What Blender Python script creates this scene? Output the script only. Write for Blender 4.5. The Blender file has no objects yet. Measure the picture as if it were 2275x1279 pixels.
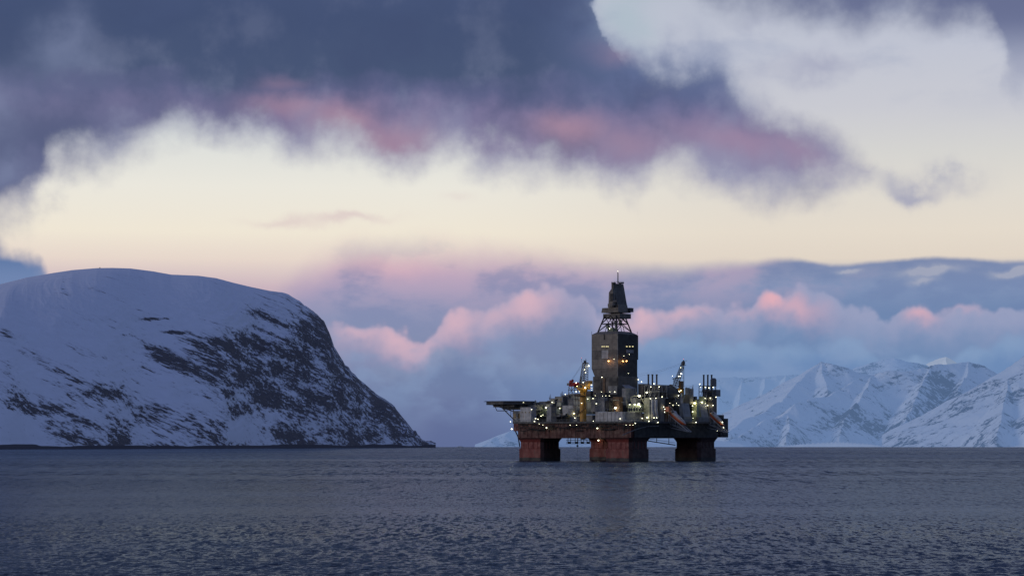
import bpy, bmesh, math, random
import numpy as np
from mathutils import Vector, Matrix
random.seed(7); rng = np.random.default_rng(11)
SC = bpy.context.scene; COL = SC.collection
SC.view_settings.view_transform = 'Standard'; SC.view_settings.look = 'None'
SC.view_settings.exposure = 0; SC.view_settings.gamma = 1
# ---- measured viewpoint: focal length in photo pixels, eye height, level horizon row
F, EYE, HY, CX = 5131.0, 10.5, 983.0, 1137.5
R_EARTH = 6371000.0
def wpt(px, py, Y):
    """world point seen at photo position (px,py) at depth Y"""
    return Vector(((px-CX)*Y/F, Y, EYE+(HY-py)*Y/F))
def srgb(*c):
    o = []
    for v in c[:3]:
        v = v/255.0
        o.append(v/12.92 if v <= 0.04045 else ((v+0.055)/1.055)**2.4)
    return (o[0], o[1], o[2], 1.0)
# ------------------------------------------------------------------ node helpers
class NT:
    def __init__(s, tree): s.t = tree; s.n = tree.nodes; s.l = tree.links
    def put(s, sock, v):
        if isinstance(v, bpy.types.NodeSocket): s.l.new(v, sock)
        elif v is not None: sock.default_value = v
    def m(s, op, a, b=None, c=None, clamp=False):
        n = s.n.new('ShaderNodeMath'); n.operation = op; n.use_clamp = clamp
        s.put(n.inputs[0], a)
        if b is not None: s.put(n.inputs[1], b)
        if c is not None: s.put(n.inputs[2], c)
        return n.outputs[0]
    def add(s, a, b): return s.m('ADD', a, b)
    def sub(s, a, b): return s.m('SUBTRACT', a, b)
    def mul(s, a, b): return s.m('MULTIPLY', a, b)
    def step(s, v, lo, hi, a=0.0, b=1.0):
        n = s.n.new('ShaderNodeMapRange'); n.interpolation_type = 'SMOOTHSTEP'
        for i, x in enumerate((v, lo, hi, a, b)): s.put(n.inputs[i], x)
        return n.outputs[0]
    def lin(s, v, lo, hi, a=0.0, b=1.0):
        n = s.n.new('ShaderNodeMapRange'); n.clamp = True
        for i, x in enumerate((v, lo, hi, a, b)): s.put(n.inputs[i], x)
        return n.outputs[0]
    def mix(s, f, a, b, mode='MIX'):
        n = s.n.new('ShaderNodeMix'); n.data_type = 'RGBA'; n.blend_type = mode
        s.put(n.inputs[0], f); s.put(n.inputs[6], a); s.put(n.inputs[7], b)
        return n.outputs[2]
    def xyz(s, x=0.0, y=0.0, z=0.0):
        n = s.n.new('ShaderNodeCombineXYZ')
        for i, v in enumerate((x, y, z)): s.put(n.inputs[i], v)
        return n.outputs[0]
    def sep(s, v):
        n = s.n.new('ShaderNodeSeparateXYZ'); s.put(n.inputs[0], v); return n.outputs
    def noise(s, vec, scale, detail=4.0, rough=0.5, lac=2.0, dist=0.0, col=False, dim='3D'):
        n = s.n.new('ShaderNodeTexNoise'); n.noise_dimensions = dim
        s.put(n.inputs['Vector'], vec)
        n.inputs['Scale'].default_value = scale; n.inputs['Detail'].default_value = detail
        n.inputs['Roughness'].default_value = rough; n.inputs['Lacunarity'].default_value = lac
        n.inputs['Distortion'].default_value = dist
        return n.outputs['Color'] if col else n.outputs['Fac']
    def voro(s, vec, scale, smooth=0.6, detail=0.0):
        n = s.n.new('ShaderNodeTexVoronoi'); n.voronoi_dimensions = '2D'; n.feature = 'SMOOTH_F1'
        s.put(n.inputs['Vector'], vec); n.inputs['Scale'].default_value = scale
        n.inputs['Smoothness'].default_value = smooth
        n.inputs['Detail'].default_value = detail
        return n.outputs['Distance']
    def ramp(s, f, stops):
        n = s.n.new('ShaderNodeValToRGB'); s.put(n.inputs[0], f); e = n.color_ramp.elements
        stops = sorted(stops)
        e[0].position, e[0].color = stops[0]; e[1].position, e[1].color = stops[-1]
        for p, c in stops[1:-1]:
            k = e.new(p); k.color = c
        return n.outputs[0]
    def curve(s, f, pts, smooth=True):
        """pts (0..1, 0..1)"""
        n = s.n.new('ShaderNodeFloatCurve'); s.put(n.inputs[1], f)
        c = n.mapping.curves[0]; n.mapping.extend = 'HORIZONTAL'
        pts = sorted(pts)
        c.points[0].location = pts[0]; c.points[-1].location = pts[-1]
        for p in pts[1:-1]: c.points.new(*p)
        for p in c.points: p.handle_type = 'AUTO_CLAMPED'
        n.mapping.update()
        return n.outputs[0]
    def pos(s, kind='Object'):
        n = s.n.new('ShaderNodeTexCoord'); return n.outputs[kind]
    def scale(s, vec, sx, sy, sz, rot=(0,0,0)):
        n = s.n.new('ShaderNodeMapping'); s.put(n.inputs[0], vec)
        n.inputs['Rotation'].default_value = rot; n.inputs['Scale'].default_value = (sx, sy, sz)
        return n.outputs[0]
    def attr(s, name):
        n = s.n.new('ShaderNodeAttribute'); n.attribute_name = name; return n.outputs['Fac']
    def bump(s, h, strength, dist):
        n = s.n.new('ShaderNodeBump'); s.put(n.inputs['Height'], h)
        n.inputs['Strength'].default_value = strength; n.inputs['Distance'].default_value = dist
        return n.outputs[0]
def new_mat(name):
    m = bpy.data.materials.new(name); m.use_nodes = True
    t = NT(m.node_tree); b = next(n for n in t.n if n.type == 'BSDF_PRINCIPLED')
    return m, t, b
# ------------------------------------------------------------------ sky
def build_sky(sun_el, sun_rot):
    w = bpy.data.worlds.new("World"); SC.world = w; w.use_nodes = True
    t = NT(w.node_tree)
    for n in list(t.n): t.n.remove(n)
    out = t.n.new('ShaderNodeOutputWorld'); bg = t.n.new('ShaderNodeBackground')
    t.l.new(bg.outputs[0], out.inputs[0])
    d = t.sep(t.pos('Generated'))
    # angular coordinates: U to the right, V downward, unit = 1/5131 rad, origin so that the numbers are easy to survey
    az = t.m('ARCTAN2', d[0], d[1]); el = t.m('ARCSINE', d[2])
    U = t.add(t.mul(az, F), CX); V = t.sub(HY, t.mul(el, F))
    P = t.xyz(t.mul(az, F/1000), t.mul(el, F/1000), 0.0)          # 1 unit = 1000 px
    def warp(scale, amp, detail=6.0, rough=0.55, off=0.0, ax=1.0, ay=1.0, src=P):
        c = t.sep(t.noise(t.scale(src, ax, ay, 1) if (ax != 1 or ay != 1) else src, scale, detail, rough, dist=off, col=True, dim='2D'))
        return t.mul(t.sub(c[0], 0.5), amp), t.mul(t.sub(c[1], 0.5), amp)
    bx, by = warp(3.2, 190, 2, 0.5)                    # large lazy bends
    fx, fy = warp(8.0, 125, 8, 0.53)                   # wisps
    U1 = t.add(U, t.add(bx, fx)); V1 = t.add(V, t.add(t.mul(by, 0.6), fy))      # ragged
    U2 = t.add(U, t.mul(fx, 0.5)); V2 = t.add(V, t.mul(fy, 0.45))            # mildly ragged
    XN = lambda u: t.lin(u, -600, 2900)
    def cpts(pts, lo=-400.0, hi=1100.0): return [((math.atan((x-CX)/F)*F+CX+600)/3500, (y-lo)/(hi-lo)) for x, y in pts]
    def cval(u, pts):
        return t.lin(t.curve(XN(u), cpts(pts)), 0, 1, -400, 1100)
    def blob(u, v, x, y, rx, ry, k=1.0, rot=0.0):
        a = t.sub(u, x); b = t.sub(v, y)
        if rot:
            c_, s_ = math.cos(rot), math.sin(rot)
            a, b = t.add(t.mul(a, c_), t.mul(b, s_)), t.sub(t.mul(b, c_), t.mul(a, s_))
        a = t.mul(a, 1.0/rx); b = t.mul(b, 1.0/ry)
        r2 = t.add(t.mul(a, a), t.mul(b, b))
        return t.mul(t.m('POWER', 2.718, t.mul(r2, -1.0)), k)
    def vramp(v, stops, lo=-300, hi=1000):
        return t.ramp(t.lin(v, lo, hi), [((y-lo)/(hi-lo), srgb(*c)) for y, c in stops])
    V3 = t.add(V, t.mul(fy, 0.5))
    # clear evening sky
    skyL = vramp(V, [(-300, (150,162,186)), (0, (188,194,208)), (150, (205,209,218)), (300, (217,221,220)), (420, (234,231,221)),
                      (520, (239,230,213)), (580, (230,214,203)), (640, (202,180,190)), (720, (186,162,184)), (800, (152,148,182)), (900, (108,118,158)), (1000, (92,106,148))])
    skyR = vramp(V, [(-300, (150,160,184)), (0, (182,188,204)), (120, (192,196,210)), (250, (201,202,210)), (350, (213,212,209)), (430, (223,218,209)),
                      (520, (228,218,204)), (580, (224,212,198)), (640, (140,150,182)), (760, (118,142,182)), (880, (106,136,180)), (1000, (100,130,176))])
    col = t.mix(t.step(U, 900, 1750), skyL, skyR)
    # high thin veils on the right
    veil = t.noise(t.scale(P, 1, 2.2, 1), 4.0, 7, 0.55, dim='2D')
    col = t.mix(t.mul(t.step(veil, 0.48, 0.7), t.mul(t.step(V, 330, 60), 0.55)), col, srgb(166,174,196))
    thin = t.add(blob(U2, V2, 640, 500, 75, 9, 0.6), blob(U2, V2, 770, 488, 85, 8, 0.7))
    thin = t.m('ADD', thin, blob(U2, V2, 1010, 447, 35, 12, .25))
    col = t.mix(t.m('MINIMUM', t.mul(thin, 0.75), 0.7), col, srgb(212,188,192))
    wis = t.add(blob(U1, V1, 1790, 155, 110, 28, 0.55), blob(U1, V1, 2050, 425, 85, 22, 0.75))
    wis = t.add(wis, t.add(blob(U1, V1, 1990, 395, 60, 22, 0.35), blob(U1, V1, 1660, 60, 60, 20, 0.25)))
    col = t.mix(t.m('MINIMUM', wis, 0.8), col, srgb(150,154,182))
    # far stratus bank (lower sky)
    topb = cval(t.add(U, t.mul(fx, .15)), [(-600,760),(500,770),(620,680),(700,600),(800,565),(950,562),(1100,572),(1250,588),(1370,602),(1480,606),(1560,594),(1640,590),(1750,580),(1870,592),
                     (2000,580),(2150,582),(2275,592),(2600,600)])
    soft = t.lin(U, 1000, 1800, 62, 7)
    db = t.sub(t.add(V, t.mul(fy, t.lin(U, 1000, 1800, .40, .14))), topb)
    mb = t.step(t.m('DIVIDE', db, soft), -1.0, 1.0)
    bankL = vramp(V, [(540, (212,186,190)), (600, (188,166,188)), (650, (160,154,184)), (700, (142,147,180)), (800, (122,136,170)), (900, (104,116,156)), (1000, (90,103,146))])
    bankR = vramp(V, [(560, (122,134,168)), (600, (128,142,176)), (640, (128,146,182)), (700, (110,134,174)), (800, (112,138,178)), (900, (112,140,182)), (1000, (104,134,178))])
    bank = t.mix(t.step(U, 1050, 1900), bankL, bankR)
    pn = t.noise(t.scale(P, 1.0, 2.0, 1), 5.0, 6, 0.55, dim='2D')
    bank = t.mix(t.mul(t.step(pn, 0.46, 0.66), t.mul(t.mul(t.step(U, 2150, 1500), t.step(V, 720, 600)), 0.5)), bank, srgb(192,168,190))
    bank = t.mix(t.mul(t.step(pn, 0.52, 0.36), t.mul(t.step(V, 800, 640), 0.45)), bank, srgb(108,128,170))
    gap = t.add(blob(U2, V2, 2055, 608, 48, 9), blob(U2, V2, 2240, 613, 42, 8))
    gap = t.add(gap, t.add(blob(U2, V2, 1880, 604, 25, 5, 0.6), blob(U2, V2, 2035, 628, 26, 7, .5)))
    bank = t.mix(t.m('MINIMUM', gap, 0.42), bank, srgb(196,194,200))
    bank = t.mix(t.mul(blob(U2, V2, 860, 585, 130, 24), 0.5), bank, srgb(220,172,186))
    col = t.mix(mb, col, bank)
    # cumulus rows: billowed edges
    vv = t.voro(P, 12.0, 0.35, 0.0); v2 = t.voro(P, 30.0, 0.4, 0.0); v3 = t.voro(P, 70.0, 0.4, 0.0)
    bil = t.add(t.add(t.mul(t.sub(vv, 0.42), 40), t.mul(t.sub(v2, 0.42), 16)), t.add(t.mul(t.sub(v3, 0.42), 6), t.mul(fy, 0.10)))
    Uc = t.add(U, t.mul(fx, 0.12)); Vc = t.sub(V, bil)
    def cumulus(col, pts, width, bright, deep, mid=80, fade=150, vis=None, curl=0.0):
        top = cval(Uc, pts)
        dd = t.sub(t.add(V, t.mul(bil, -1.0)), top)          # >0 inside
        m = t.step(dd, -2.0, width)
        body = t.mix(t.step(t.add(dd, t.mul(t.sub(vv, 0.4), 60)), 0, mid), bright, deep)
        keep = t.step(dd, fade*1.7, fade*0.35)
        k = t.mul(m, keep)
        if vis is not None: k = t.mul(k, vis)
        return t.mix(k, col, body), m, dd
    lilac = t.mix(t.step(U, 900, 1700), srgb(176,164,190), srgb(150,158,190))
    deepc = t.mix(t.step(U, 900, 1800), srgb(126,138,174), srgb(112,138,178))
    pts1 = [(-600,800),(600,800),(700,760),(745,722),(790,712),(850,724),(905,744),(935,764),(962,742),(992,702),(1040,681),(1100,672),(1140,650),(1180,646),(1225,636),(1270,636),(1310,660),(1350,700),
            (1420,694),(1470,676),(1560,662),(1600,680),(1650,684),(1690,650),(1715,636),(1745,655),(1790,640),(1850,664),(1920,692),(1985,700),(2010,676),(2060,680),
            (2110,694),(2150,682),(2200,692),(2250,682),(2300,690),(2600,680)]
    visl = t.mul(t.step(U, 690, 780), t.lin(U, 900, 1000, .9, 1.0))
    col, m1, d1 = cumulus(col, pts1, 16.0, lilac, deepc, 120, 150, visl)
    pk = None
    for (x, y, rx, ry, k, r) in [(800,735,60,24,.8,.15), (895,765,62,30,.95,.35), (1015,712,60,38,.95,-.3), (1090,712,60,30,.6,-.3), (1170,682,64,34,.9,-.2), (1215,672,34,22,.55,-.3),
                           (1425,712,52,34,.95,-.1), (1500,692,64,30,.95,-.2), (1560,680,44,20,.6,0), (1715,668,38,34,1.15,0), (1768,690,62,28,.65,.3), (2035,698,36,28,.85,.3), (2120,695,60,12,.35,0), (1650,694,44,16,.4,0)]:
        b = blob(Uc, Vc, x, y, rx, ry, k, r)
        pk = b if pk is None else t.m('MAXIMUM', pk, b)
    pk = t.mul(pk, t.step(d1, -8, 26))
    pk = t.mul(pk, t.lin(vv, 0.15, 0.75, 1.12, 0.72))
    col = t.mix(t.m('MINIMUM', t.mul(pk, 0.88), 1.0), col, t.mix(t.step(U, 1500, 1650), srgb(214,178,192), srgb(222,174,186)))
    pts2 = [(-600,880),(700,850),(770,812),(820,800),(900,806),(960,780),(1010,768),(1080,775),(1180,800),(1300,800),(1400,760),(1450,744),(1520,744),(1600,752),(1700,760),(1780,752),(1860,746),(1920,762),
            (1960,792),(2050,796),(2150,770),(2275,750),(2600,760)]
    col, m2, d2 = cumulus(col, pts2, 30.0, t.mix(t.step(U, 1000, 1500), srgb(134,148,180), srgb(132,158,194)),
                  t.mix(t.step(U, 900, 1500), srgb(108,124,162), srgb(108,138,182)), 75, 120, t.mul(t.step(U, 760, 900), 0.85))
    lb = t.noise(t.scale(P, 1.0, 1.7, 1), 6.5, 7, 0.55, dim='2D')
    col = t.mix(t.mul(t.step(lb, 0.44, 0.68), t.mul(t.step(V, 680, 790), t.mul(t.step(V, 990, 860), 0.42))), col, srgb(134,156,192))
    # haze low over the water
    col = t.mix(t.mul(t.step(V, 850, 985), 0.45), col, t.mix(t.step(U, 950, 1600), srgb(98,112,152), srgb(108,140,184)))
    # blue cloud at the left edge, behind the hill
    c5 = cval(Uc, [(-600,480),(-100,520),(0,545),(30,557),(60,558),(85,572),(104,598),(112,640),(150,700),(2600,1000)])
    m5 = t.mul(t.step(t.add(t.sub(Vc, c5), t.mul(fy, .6)), -22, 40), t.step(t.add(U, t.mul(fx, 1.4)), 250, 60))
    col = t.mix(m5, col, t.mix(t.step(V, 545, 640), srgb(84,112,158), srgb(112,134,176)))
    # great dark cloud
    lo = cval(U1, [(-600,560),(0,512),(60,498),(110,450),(145,400),(190,376),(250,366),(320,342),(400,314),(460,302),(520,316),(600,338),(700,356),(780,356),(860,374),(930,366),(1000,352),
                   (1080,372),(1150,386),(1250,416),(1330,442),(1400,448),(1480,418),(1560,402),(1620,420),(1680,450),(1760,458),(1850,444),(1930,402),(1970,330),(2100,250),(2600,200)])
    up = cval(U1, [(-600,-380),(1180,-380),(1270,-260),(1305,0),(1325,85),(1400,112),(1480,118),(1560,135),(1620,180),(1660,222),(1720,252),(1770,300),(1830,345),(1890,372),(1940,388),(1990,440),(2100,560),(2600,700)])
    dl = t.sub(lo, V1); du = t.sub(V1, up)
    tex = t.noise(P, 5.0, 7, 0.54, dim='2D')
    fray = t.mul(t.sub(tex, .5), 130)
    du = t.mul(du, t.lin(V1, 40, 105, .5, 1.0)); du = t.add(du, t.mul(fray, 1.0)); dl = t.add(dl, t.mul(fray, .7))
    dm = t.m('MINIMUM', dl, du)
    md = t.step(t.add(dm, t.mul(fx, .25)), -55, 84)
    # body colour: deep slate above, mauve toward its lit base
    body = vramp(t.add(V, t.mul(fy, 1.1)), [(-300, (88,102,132)), (-60, (72,86,122)), (60, (68,82,116)), (170, (72,86,118)), (215, (92,98,134)), (260, (118,114,150)), (330, (132,126,158)), (400, (142,142,172)), (480, (134,142,172))])
    body = t.mix(t.mul(t.step(U, 700, 150), t.step(V, 130, 330)), body, srgb(98,104,138))
    body = t.mix(t.mul(t.step(U, 1150, 1450), t.step(V, 330, 100)), body, srgb(98,112,152))
    body = t.mix(t.mul(t.step(tex, 0.50, 0.72), t.step(V, 60, 300, .12, .32)), body, srgb(150,156,184))
    body = t.mix(t.mul(t.step(tex, 0.48, 0.30), 0.35), body, srgb(66,78,112))
    pb = None
    for (x, y, rx, ry, k, r) in [(640,245,95,26,.6,.1), (770,272,95,34,.8,.12), (860,310,120,40,.72,.15), (1270,290,78,36,.9,.1), (1400,320,95,42,.5,.2), (1560,300,90,34,.45,.1), (1640,322,130,34,.7,.2), (1760,345,80,30,.6,.4), (1370,128,60,25,.35,0), (620,200,50,16,.3,0)]:
        b = blob(U2, V2, x, y, rx, ry, k, r); pb = b if pb is None else t.m('MAXIMUM', pb, b)
    body = t.mix(t.mul(pb, t.lin(tex, .3, .7, .72, 1.0)), body, t.mix(t.step(U, 1300, 1600), srgb(172,138,158), srgb(160,134,162)))
    lt = t.add(blob(U1, V1, 155, 95, 60, 50, .55), blob(U1, V1, 190, 160, 90, 40, .4))
    lt = t.add(lt, blob(U1, V1, 15, 260, 60, 60, .55)); lt = t.add(lt, blob(U1, V1, 60, 395, 40, 40, .6))
    body = t.mix(t.m('MINIMUM', lt, .75), body, srgb(124,134,166))
    # paler torn rim
    body = t.mix(t.step(dm, 75, 5, 0, 0.55), body, t.mix(t.step(V, 150, 330), srgb(140,152,184), srgb(150,152,180)))
    col = t.mix(md, col, body)
    tl = t.mul(blob(U1, V1, 1385, 55, 62, 62), 0.8)
    col = t.mix(tl, col, srgb(172,188,200))
    # second cloud, top right
    c4 = cval(U1, [(-600,-380),(1380,-300),(1480,-40),(1560,-6),(1650,14),(1750,28),(1850,46),(1950,66),(2040,66),(2100,62),(2160,82),(2200,130),(2235,215),(2300,262),(2600,300)])
    m4 = t.step(t.add(t.sub(c4, V1), t.mul(fray, .6)), -60, 70)
    col = t.mix(t.mul(t.mul(m4, t.step(U, 1380, 1560)), t.step(V, 70, 170, 1.0, .62)), col, t.mix(t.step(V, 40, 220), srgb(104,112,146), srgb(140,148,178)))
    # the rest of the sky: overcast blue dusk, from the Nishita sky
    sky = t.n.new('ShaderNodeTexSky'); sky.sky_type = 'NISHITA'; sky.sun_disc = False
    sky.sun_elevation = sun_el; sky.sun_rotation = sun_rot; sky.air_density = 1.0; sky.dust_density = 0.6; sky.ozone_density = 2.5
    nish = t.mix(1.0, sky.outputs[0], (SKY_K*0.9, SKY_K*0.97, SKY_K*1.1, 1), 'MULTIPLY')
    veil2 = t.noise(t.pos('Generated'), 2.2, 4, 0.5)
    rest = t.mix(t.lin(veil2, .35, .65, .35, .75), nish, srgb(*REST))
    front = t.mul(t.step(d[1], 0.84, 0.95), t.step(el, 0.45, 0.22))
    bg2 = t.n.new('ShaderNodeBackground'); ms = t.n.new('ShaderNodeMixShader')
    t.put(bg.inputs[0], rest); bg.inputs[1].default_value = SKY_GAIN
    t.put(bg2.inputs[0], col); bg2.inputs[1].default_value = SKY_GAIN
    t.put(ms.inputs[0], front); t.l.new(bg.outputs[0], ms.inputs[1]); t.l.new(bg2.outputs[0], ms.inputs[2]); t.l.new(ms.outputs[0], out.inputs[0])
SKY_K, REST, SKY_GAIN = 0.10, (108,120,166), 1.0
SUN_EL, SUN_AZ = math.radians(11), math.radians(-108)     # azimuth from +Y (into the picture), clockwise
build_sky(SUN_EL, SUN_AZ)
sl = bpy.data.lights.new('sun', 'SUN'); sl.energy = 0.5; sl.angle = math.radians(14); sl.color = (1.0, 0.92, 0.86)
so = bpy.data.objects.new('sun', sl); COL.objects.link(so)
sd = Vector((math.sin(SUN_AZ)*math.cos(SUN_EL), math.cos(SUN_AZ)*math.cos(SUN_EL), math.sin(SUN_EL)))
so.rotation_euler = sd.to_track_quat('Z', 'Y').to_euler()
cam = bpy.data.cameras.new('camera'); cam.sensor_width = 36; cam.lens = F/2275*36; cam.shift_y = (HY-639.5)/2275
cam.clip_start = 1; cam.clip_end = 200000
co = bpy.data.objects.new('camera', cam); COL.objects.link(co); co.location = (0, 0, EYE); co.rotation_euler = (math.pi/2, 0, 0)
SC.camera = co
SC.world.cycles.sampling_method = 'MANUAL'; SC.world.cycles.sample_map_resolution = 256
SC.cycles.sample_clamp_indirect = 2.0; SC.cycles.max_bounces = 6; SC.cycles.diffuse_bounces = 3; SC.cycles.glossy_bounces = 3
# ------------------------------------------------------------------ sea and land
def hash2(ix, iy, seed):
    h = (ix.astype(np.int64)*374761393 + iy.astype(np.int64)*668265263 + seed*2147483647) & 0xFFFFFFFF
    h = ((h ^ (h >> 13))*1274126177) & 0xFFFFFFFF
    return ((h ^ (h >> 16)) & 0xFFFFFF)/float(0xFFFFFF)
def vnoise(x, y, seed=0):
    ix = np.floor(x); iy = np.floor(y); fx = x-ix; fy = y-iy
    fx = fx*fx*fx*(fx*(fx*6-15)+10); fy = fy*fy*fy*(fy*(fy*6-15)+10)
    a = hash2(ix, iy, seed); b = hash2(ix+1, iy, seed); c = hash2(ix, iy+1, seed); d = hash2(ix+1, iy+1, seed)
    return a+(b-a)*fx+(c-a)*fy+(a-b-c+d)*fx*fy
def fbm(x, y, oct=5, seed=0, gain=0.5, ridge=False):
    s = 0; a = 1; n = 0
    for k in range(oct):
        c, t_ = math.cos(k*0.7), math.sin(k*0.7)
        v = vnoise((x*c-y*t_)*2**k+k*17.3, (x*t_+y*c)*2**k+k*9.1, seed+k)
        if ridge: v = 1-np.abs(2*v-1)
        s = s+a*v; n += a; a *= gain
    return s/n
def grid_mesh(name, X, Y, Z, attrs=None, mat=None, smooth=True):
    ny, nx = X.shape
    me = bpy.data.meshes.new(name)
    co_ = np.stack([X, Y, Z], -1).reshape(-1, 3).astype(np.float32)
    i = np.arange((ny-1)*(nx-1)); r = i//(nx-1); c = i % (nx-1); v = r*nx+c
    q = np.stack([v, v+1, v+nx+1, v+nx], -1).astype(np.int32)
    me.vertices.add(len(co_)); me.vertices.foreach_set('co', co_.ravel())
    me.loops.add(q.size); me.loops.foreach_set('vertex_index', q.ravel())
    me.polygons.add(len(q)); me.polygons.foreach_set('loop_start', (np.arange(len(q))*4).astype(np.int32))
    me.polygons.foreach_set('loop_total', np.full(len(q), 4, np.int32))
    me.polygons.foreach_set('use_smooth', np.full(len(q), smooth, bool))
    me.update(calc_edges=True)
    for k, a in (attrs or {}).items():
        at = me.attributes.new(k, 'FLOAT', 'POINT'); at.data.foreach_set('value', a.ravel().astype(np.float32))
    o = bpy.data.objects.new(name, me); COL.objects.link(o)
    if mat: me.materials.append(mat)
    return o
def tag(o, label=None, cat=None, group=None, kind=None):
    if label: o['label'] = label
    if cat: o['category'] = cat
    if group: o['group'] = group
    if kind: o['kind'] = kind
    return o
# --- sea: real wave relief that thins out with distance, curved with the Earth
def build_sea():
    m, t, b = new_mat('sea_water')
    p = t.pos('Object'); g = t.n.new('ShaderNodeNewGeometry')
    b.inputs['Base Color'].default_value = (0.016, 0.026, 0.048, 1); b.inputs['Specular Tint'].default_value = (.78, .88, 1, 1)
    b.inputs['IOR'].default_value = 1.333
    far = t.attr('calm')
    t.put(b.inputs['Specular IOR Level'], t.lin(far, 0, 1, .36, .13))
    # slope noise at several sizes, in metres on the water
    def slope(sc, ax, k, det=3):
        c = t.sep(t.noise(t.scale(p, ax, 1, 1), sc, det, 0.55, col=True))
        return t.mul(t.sub(c[0], .5), k), t.mul(t.sub(c[1], .5), k)
    sx = sy = None
    for ux, uy, kx, ky, det, att in ((3.8, 1.7, .4, .68, 4, 'w_near'), (1.4, .22, .30, 1.0, 4, 'w_mid'), (.34, .030, .25, 1.25, 3, 'w_far'), (.12, .006, .15, .9, 3, 'w_end'), (.02, .008, .03, .14, 3, None)):
        c = t.sep(t.noise(t.scale(p, ux, uy, 1), 1.0, det, 0.6, col=True))
        x_, y_ = t.mul(t.sub(c[0], .5), kx), t.mul(t.sub(c[1], .5), ky)
        if att: w_ = t.attr(att); x_, y_ = t.mul(x_, w_), t.mul(y_, w_)
        sx = x_ if sx is None else t.add(sx, x_); sy = y_ if sy is None else t.add(sy, y_)
    lane = t.lin(t.noise(t.scale(p, 0.22, 1, 1), 0.006, 5, 0.6), .38, .62, .45, 1.35)
    sx, sy = t.mul(sx, lane), t.mul(sy, lane)
    vm = t.n.new('ShaderNodeVectorMath'); vm.operation = 'ADD'
    t.l.new(g.outputs['Normal'], vm.inputs[0]); t.l.new(t.xyz(sx, sy, 0.0), vm.inputs[1])
    vn = t.n.new('ShaderNodeVectorMath'); vn.operation = 'NORMALIZE'; t.l.new(vm.outputs[0], vn.inputs[0])
    t.put(b.inputs['Normal'], vn.outputs[0])
    wind = t.noise(t.scale(p, 0.25, 1, 1), 0.004, 5, 0.6)
    wind2 = t.noise(t.scale(p, 0.2, 1, 1), 0.02, 5, 0.6)
    r = t.add(t.lin(far, 0, 1, 0.17, 0.26), t.mul(t.sub(wind, .5), .30))
    t.put(b.inputs['Roughness'], t.m('MAXIMUM', t.add(r, t.mul(t.sub(wind2, .5), .15)), 0.08))
    # wave-shadowed reflection: the sky mirrored at a reduced strength over a dark body colour
    fr = t.n.new('ShaderNodeFresnel'); fr.inputs[0].default_value = 1.333; t.l.new(vn.outputs[0], fr.inputs[1])
    gl = t.n.new('ShaderNodeBsdfGlossy'); gl.inputs['Color'].default_value = (.335, .39, .465, 1); t.l.new(vn.outputs[0], gl.inputs['Normal'])
    t.l.new(b.inputs['Roughness'].links[0].from_socket, gl.inputs['Roughness'])
    df = t.n.new('ShaderNodeBsdfDiffuse'); df.inputs[0].default_value = (.014, .020, .034, 1)
    ms = t.n.new('ShaderNodeMixShader'); t.l.new(t.m('MINIMUM', fr.outputs[0], .85), ms.inputs[0]); t.l.new(df.outputs[0], ms.inputs[1]); t.l.new(gl.outputs[0], ms.inputs[2])
    ou = next(n for n in t.n if n.type == 'OUTPUT_MATERIAL'); t.l.new(ms.outputs[0], ou.inputs[0]); t.n.remove(b)
    # rows
    near = np.geomspace(6, 100, 30)[:-1]
    inv = np.linspace(1/100, 1/60000, 900); ys = np.concatenate([near, 1/inv])
    az = np.linspace(math.radians(-16), math.radians(16), 1250)
    D, A = np.meshgrid(ys, az, indexing='ij')
    X = D*np.tan(A); Yy = D
    dsp = np.gradient(ys)[:, None]; lat = (D*(az[1]-az[0]))
    Z = np.zeros_like(X)
    r_ = np.random.default_rng(5)
    for k in range(64):
        lam = 0.55*(3.4/0.55)**(r_.random()); th = math.radians(-80+r_.normal()*38)
        kx, ky = math.cos(th)*2*math.pi/lam, math.sin(th)*2*math.pi/lam
        amp = 0.0055*lam**0.7
        ph = r_.random()*6.28
        res = np.clip((lam/max(abs(math.sin(th)), .2)/dsp-1.6)/2.5, 0, 1)*np.clip((lam/lat-2)/2, 0, 1)
        pack = 0.35+1.3*vnoise(X/(lam*5)+k*3.1, Yy/(lam*5), 90+k) if k % 2 == 0 else 1.0
        arg = kx*X+ky*Yy+ph + (0.9*vnoise(X/(lam*2.2), Yy/(lam*2.2), 40+k) if k % 3 == 0 else 0)
        s_ = np.sin(arg); Z += amp*pack*res*(s_+0.25*np.cos(2*arg))
    Z *= np.clip((D-8)/40, 0, 1)
    Z -= (X**2+Yy**2)/(2*R_EARTH)
    def sea_at(D):
        hat = lambda a, b_, c, d: np.clip((np.log(D)-math.log(a))/(math.log(b_)-math.log(a)), 0, 1)*np.clip((math.log(d)-np.log(D))/(math.log(d)-math.log(c)), 0, 1)
        return {'calm': np.clip((D-250)/1500, 0, 1), 'w_near': np.clip((math.log(420)-np.log(D))/math.log(2.2), .25, 1), 'w_mid': hat(150, 240, 600, 1300), 'w_far': hat(420, 800, 2200, 4500), 'w_end': hat(1300, 2600, 60000, 90000)}
    o = grid_mesh('sea', X, Yy, Z, sea_at(D), m)
    tag(o, 'dark slate blue sea with short wind waves', kind='structure')
    # the remaining directions, flat rings
    ys2 = np.geomspace(6, 60000, 60); az2 = np.radians(np.concatenate([np.linspace(16, 344, 120)]))
    D, A = np.meshgrid(ys2, az2, indexing='ij')
    # match the straight rows at the seam
    X = D*np.sin(A); Yy = D*np.cos(A); s_ = np.where(np.abs(np.mod(A+math.pi, 2*math.pi)-math.pi) < math.radians(16.5), 1/math.cos(math.radians(16)), 1)
    X *= s_; Yy *= s_
    me2 = grid_mesh('sea_outer', X, Yy, -(X**2+Yy**2)/(2*R_EARTH), sea_at(D), m)
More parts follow.
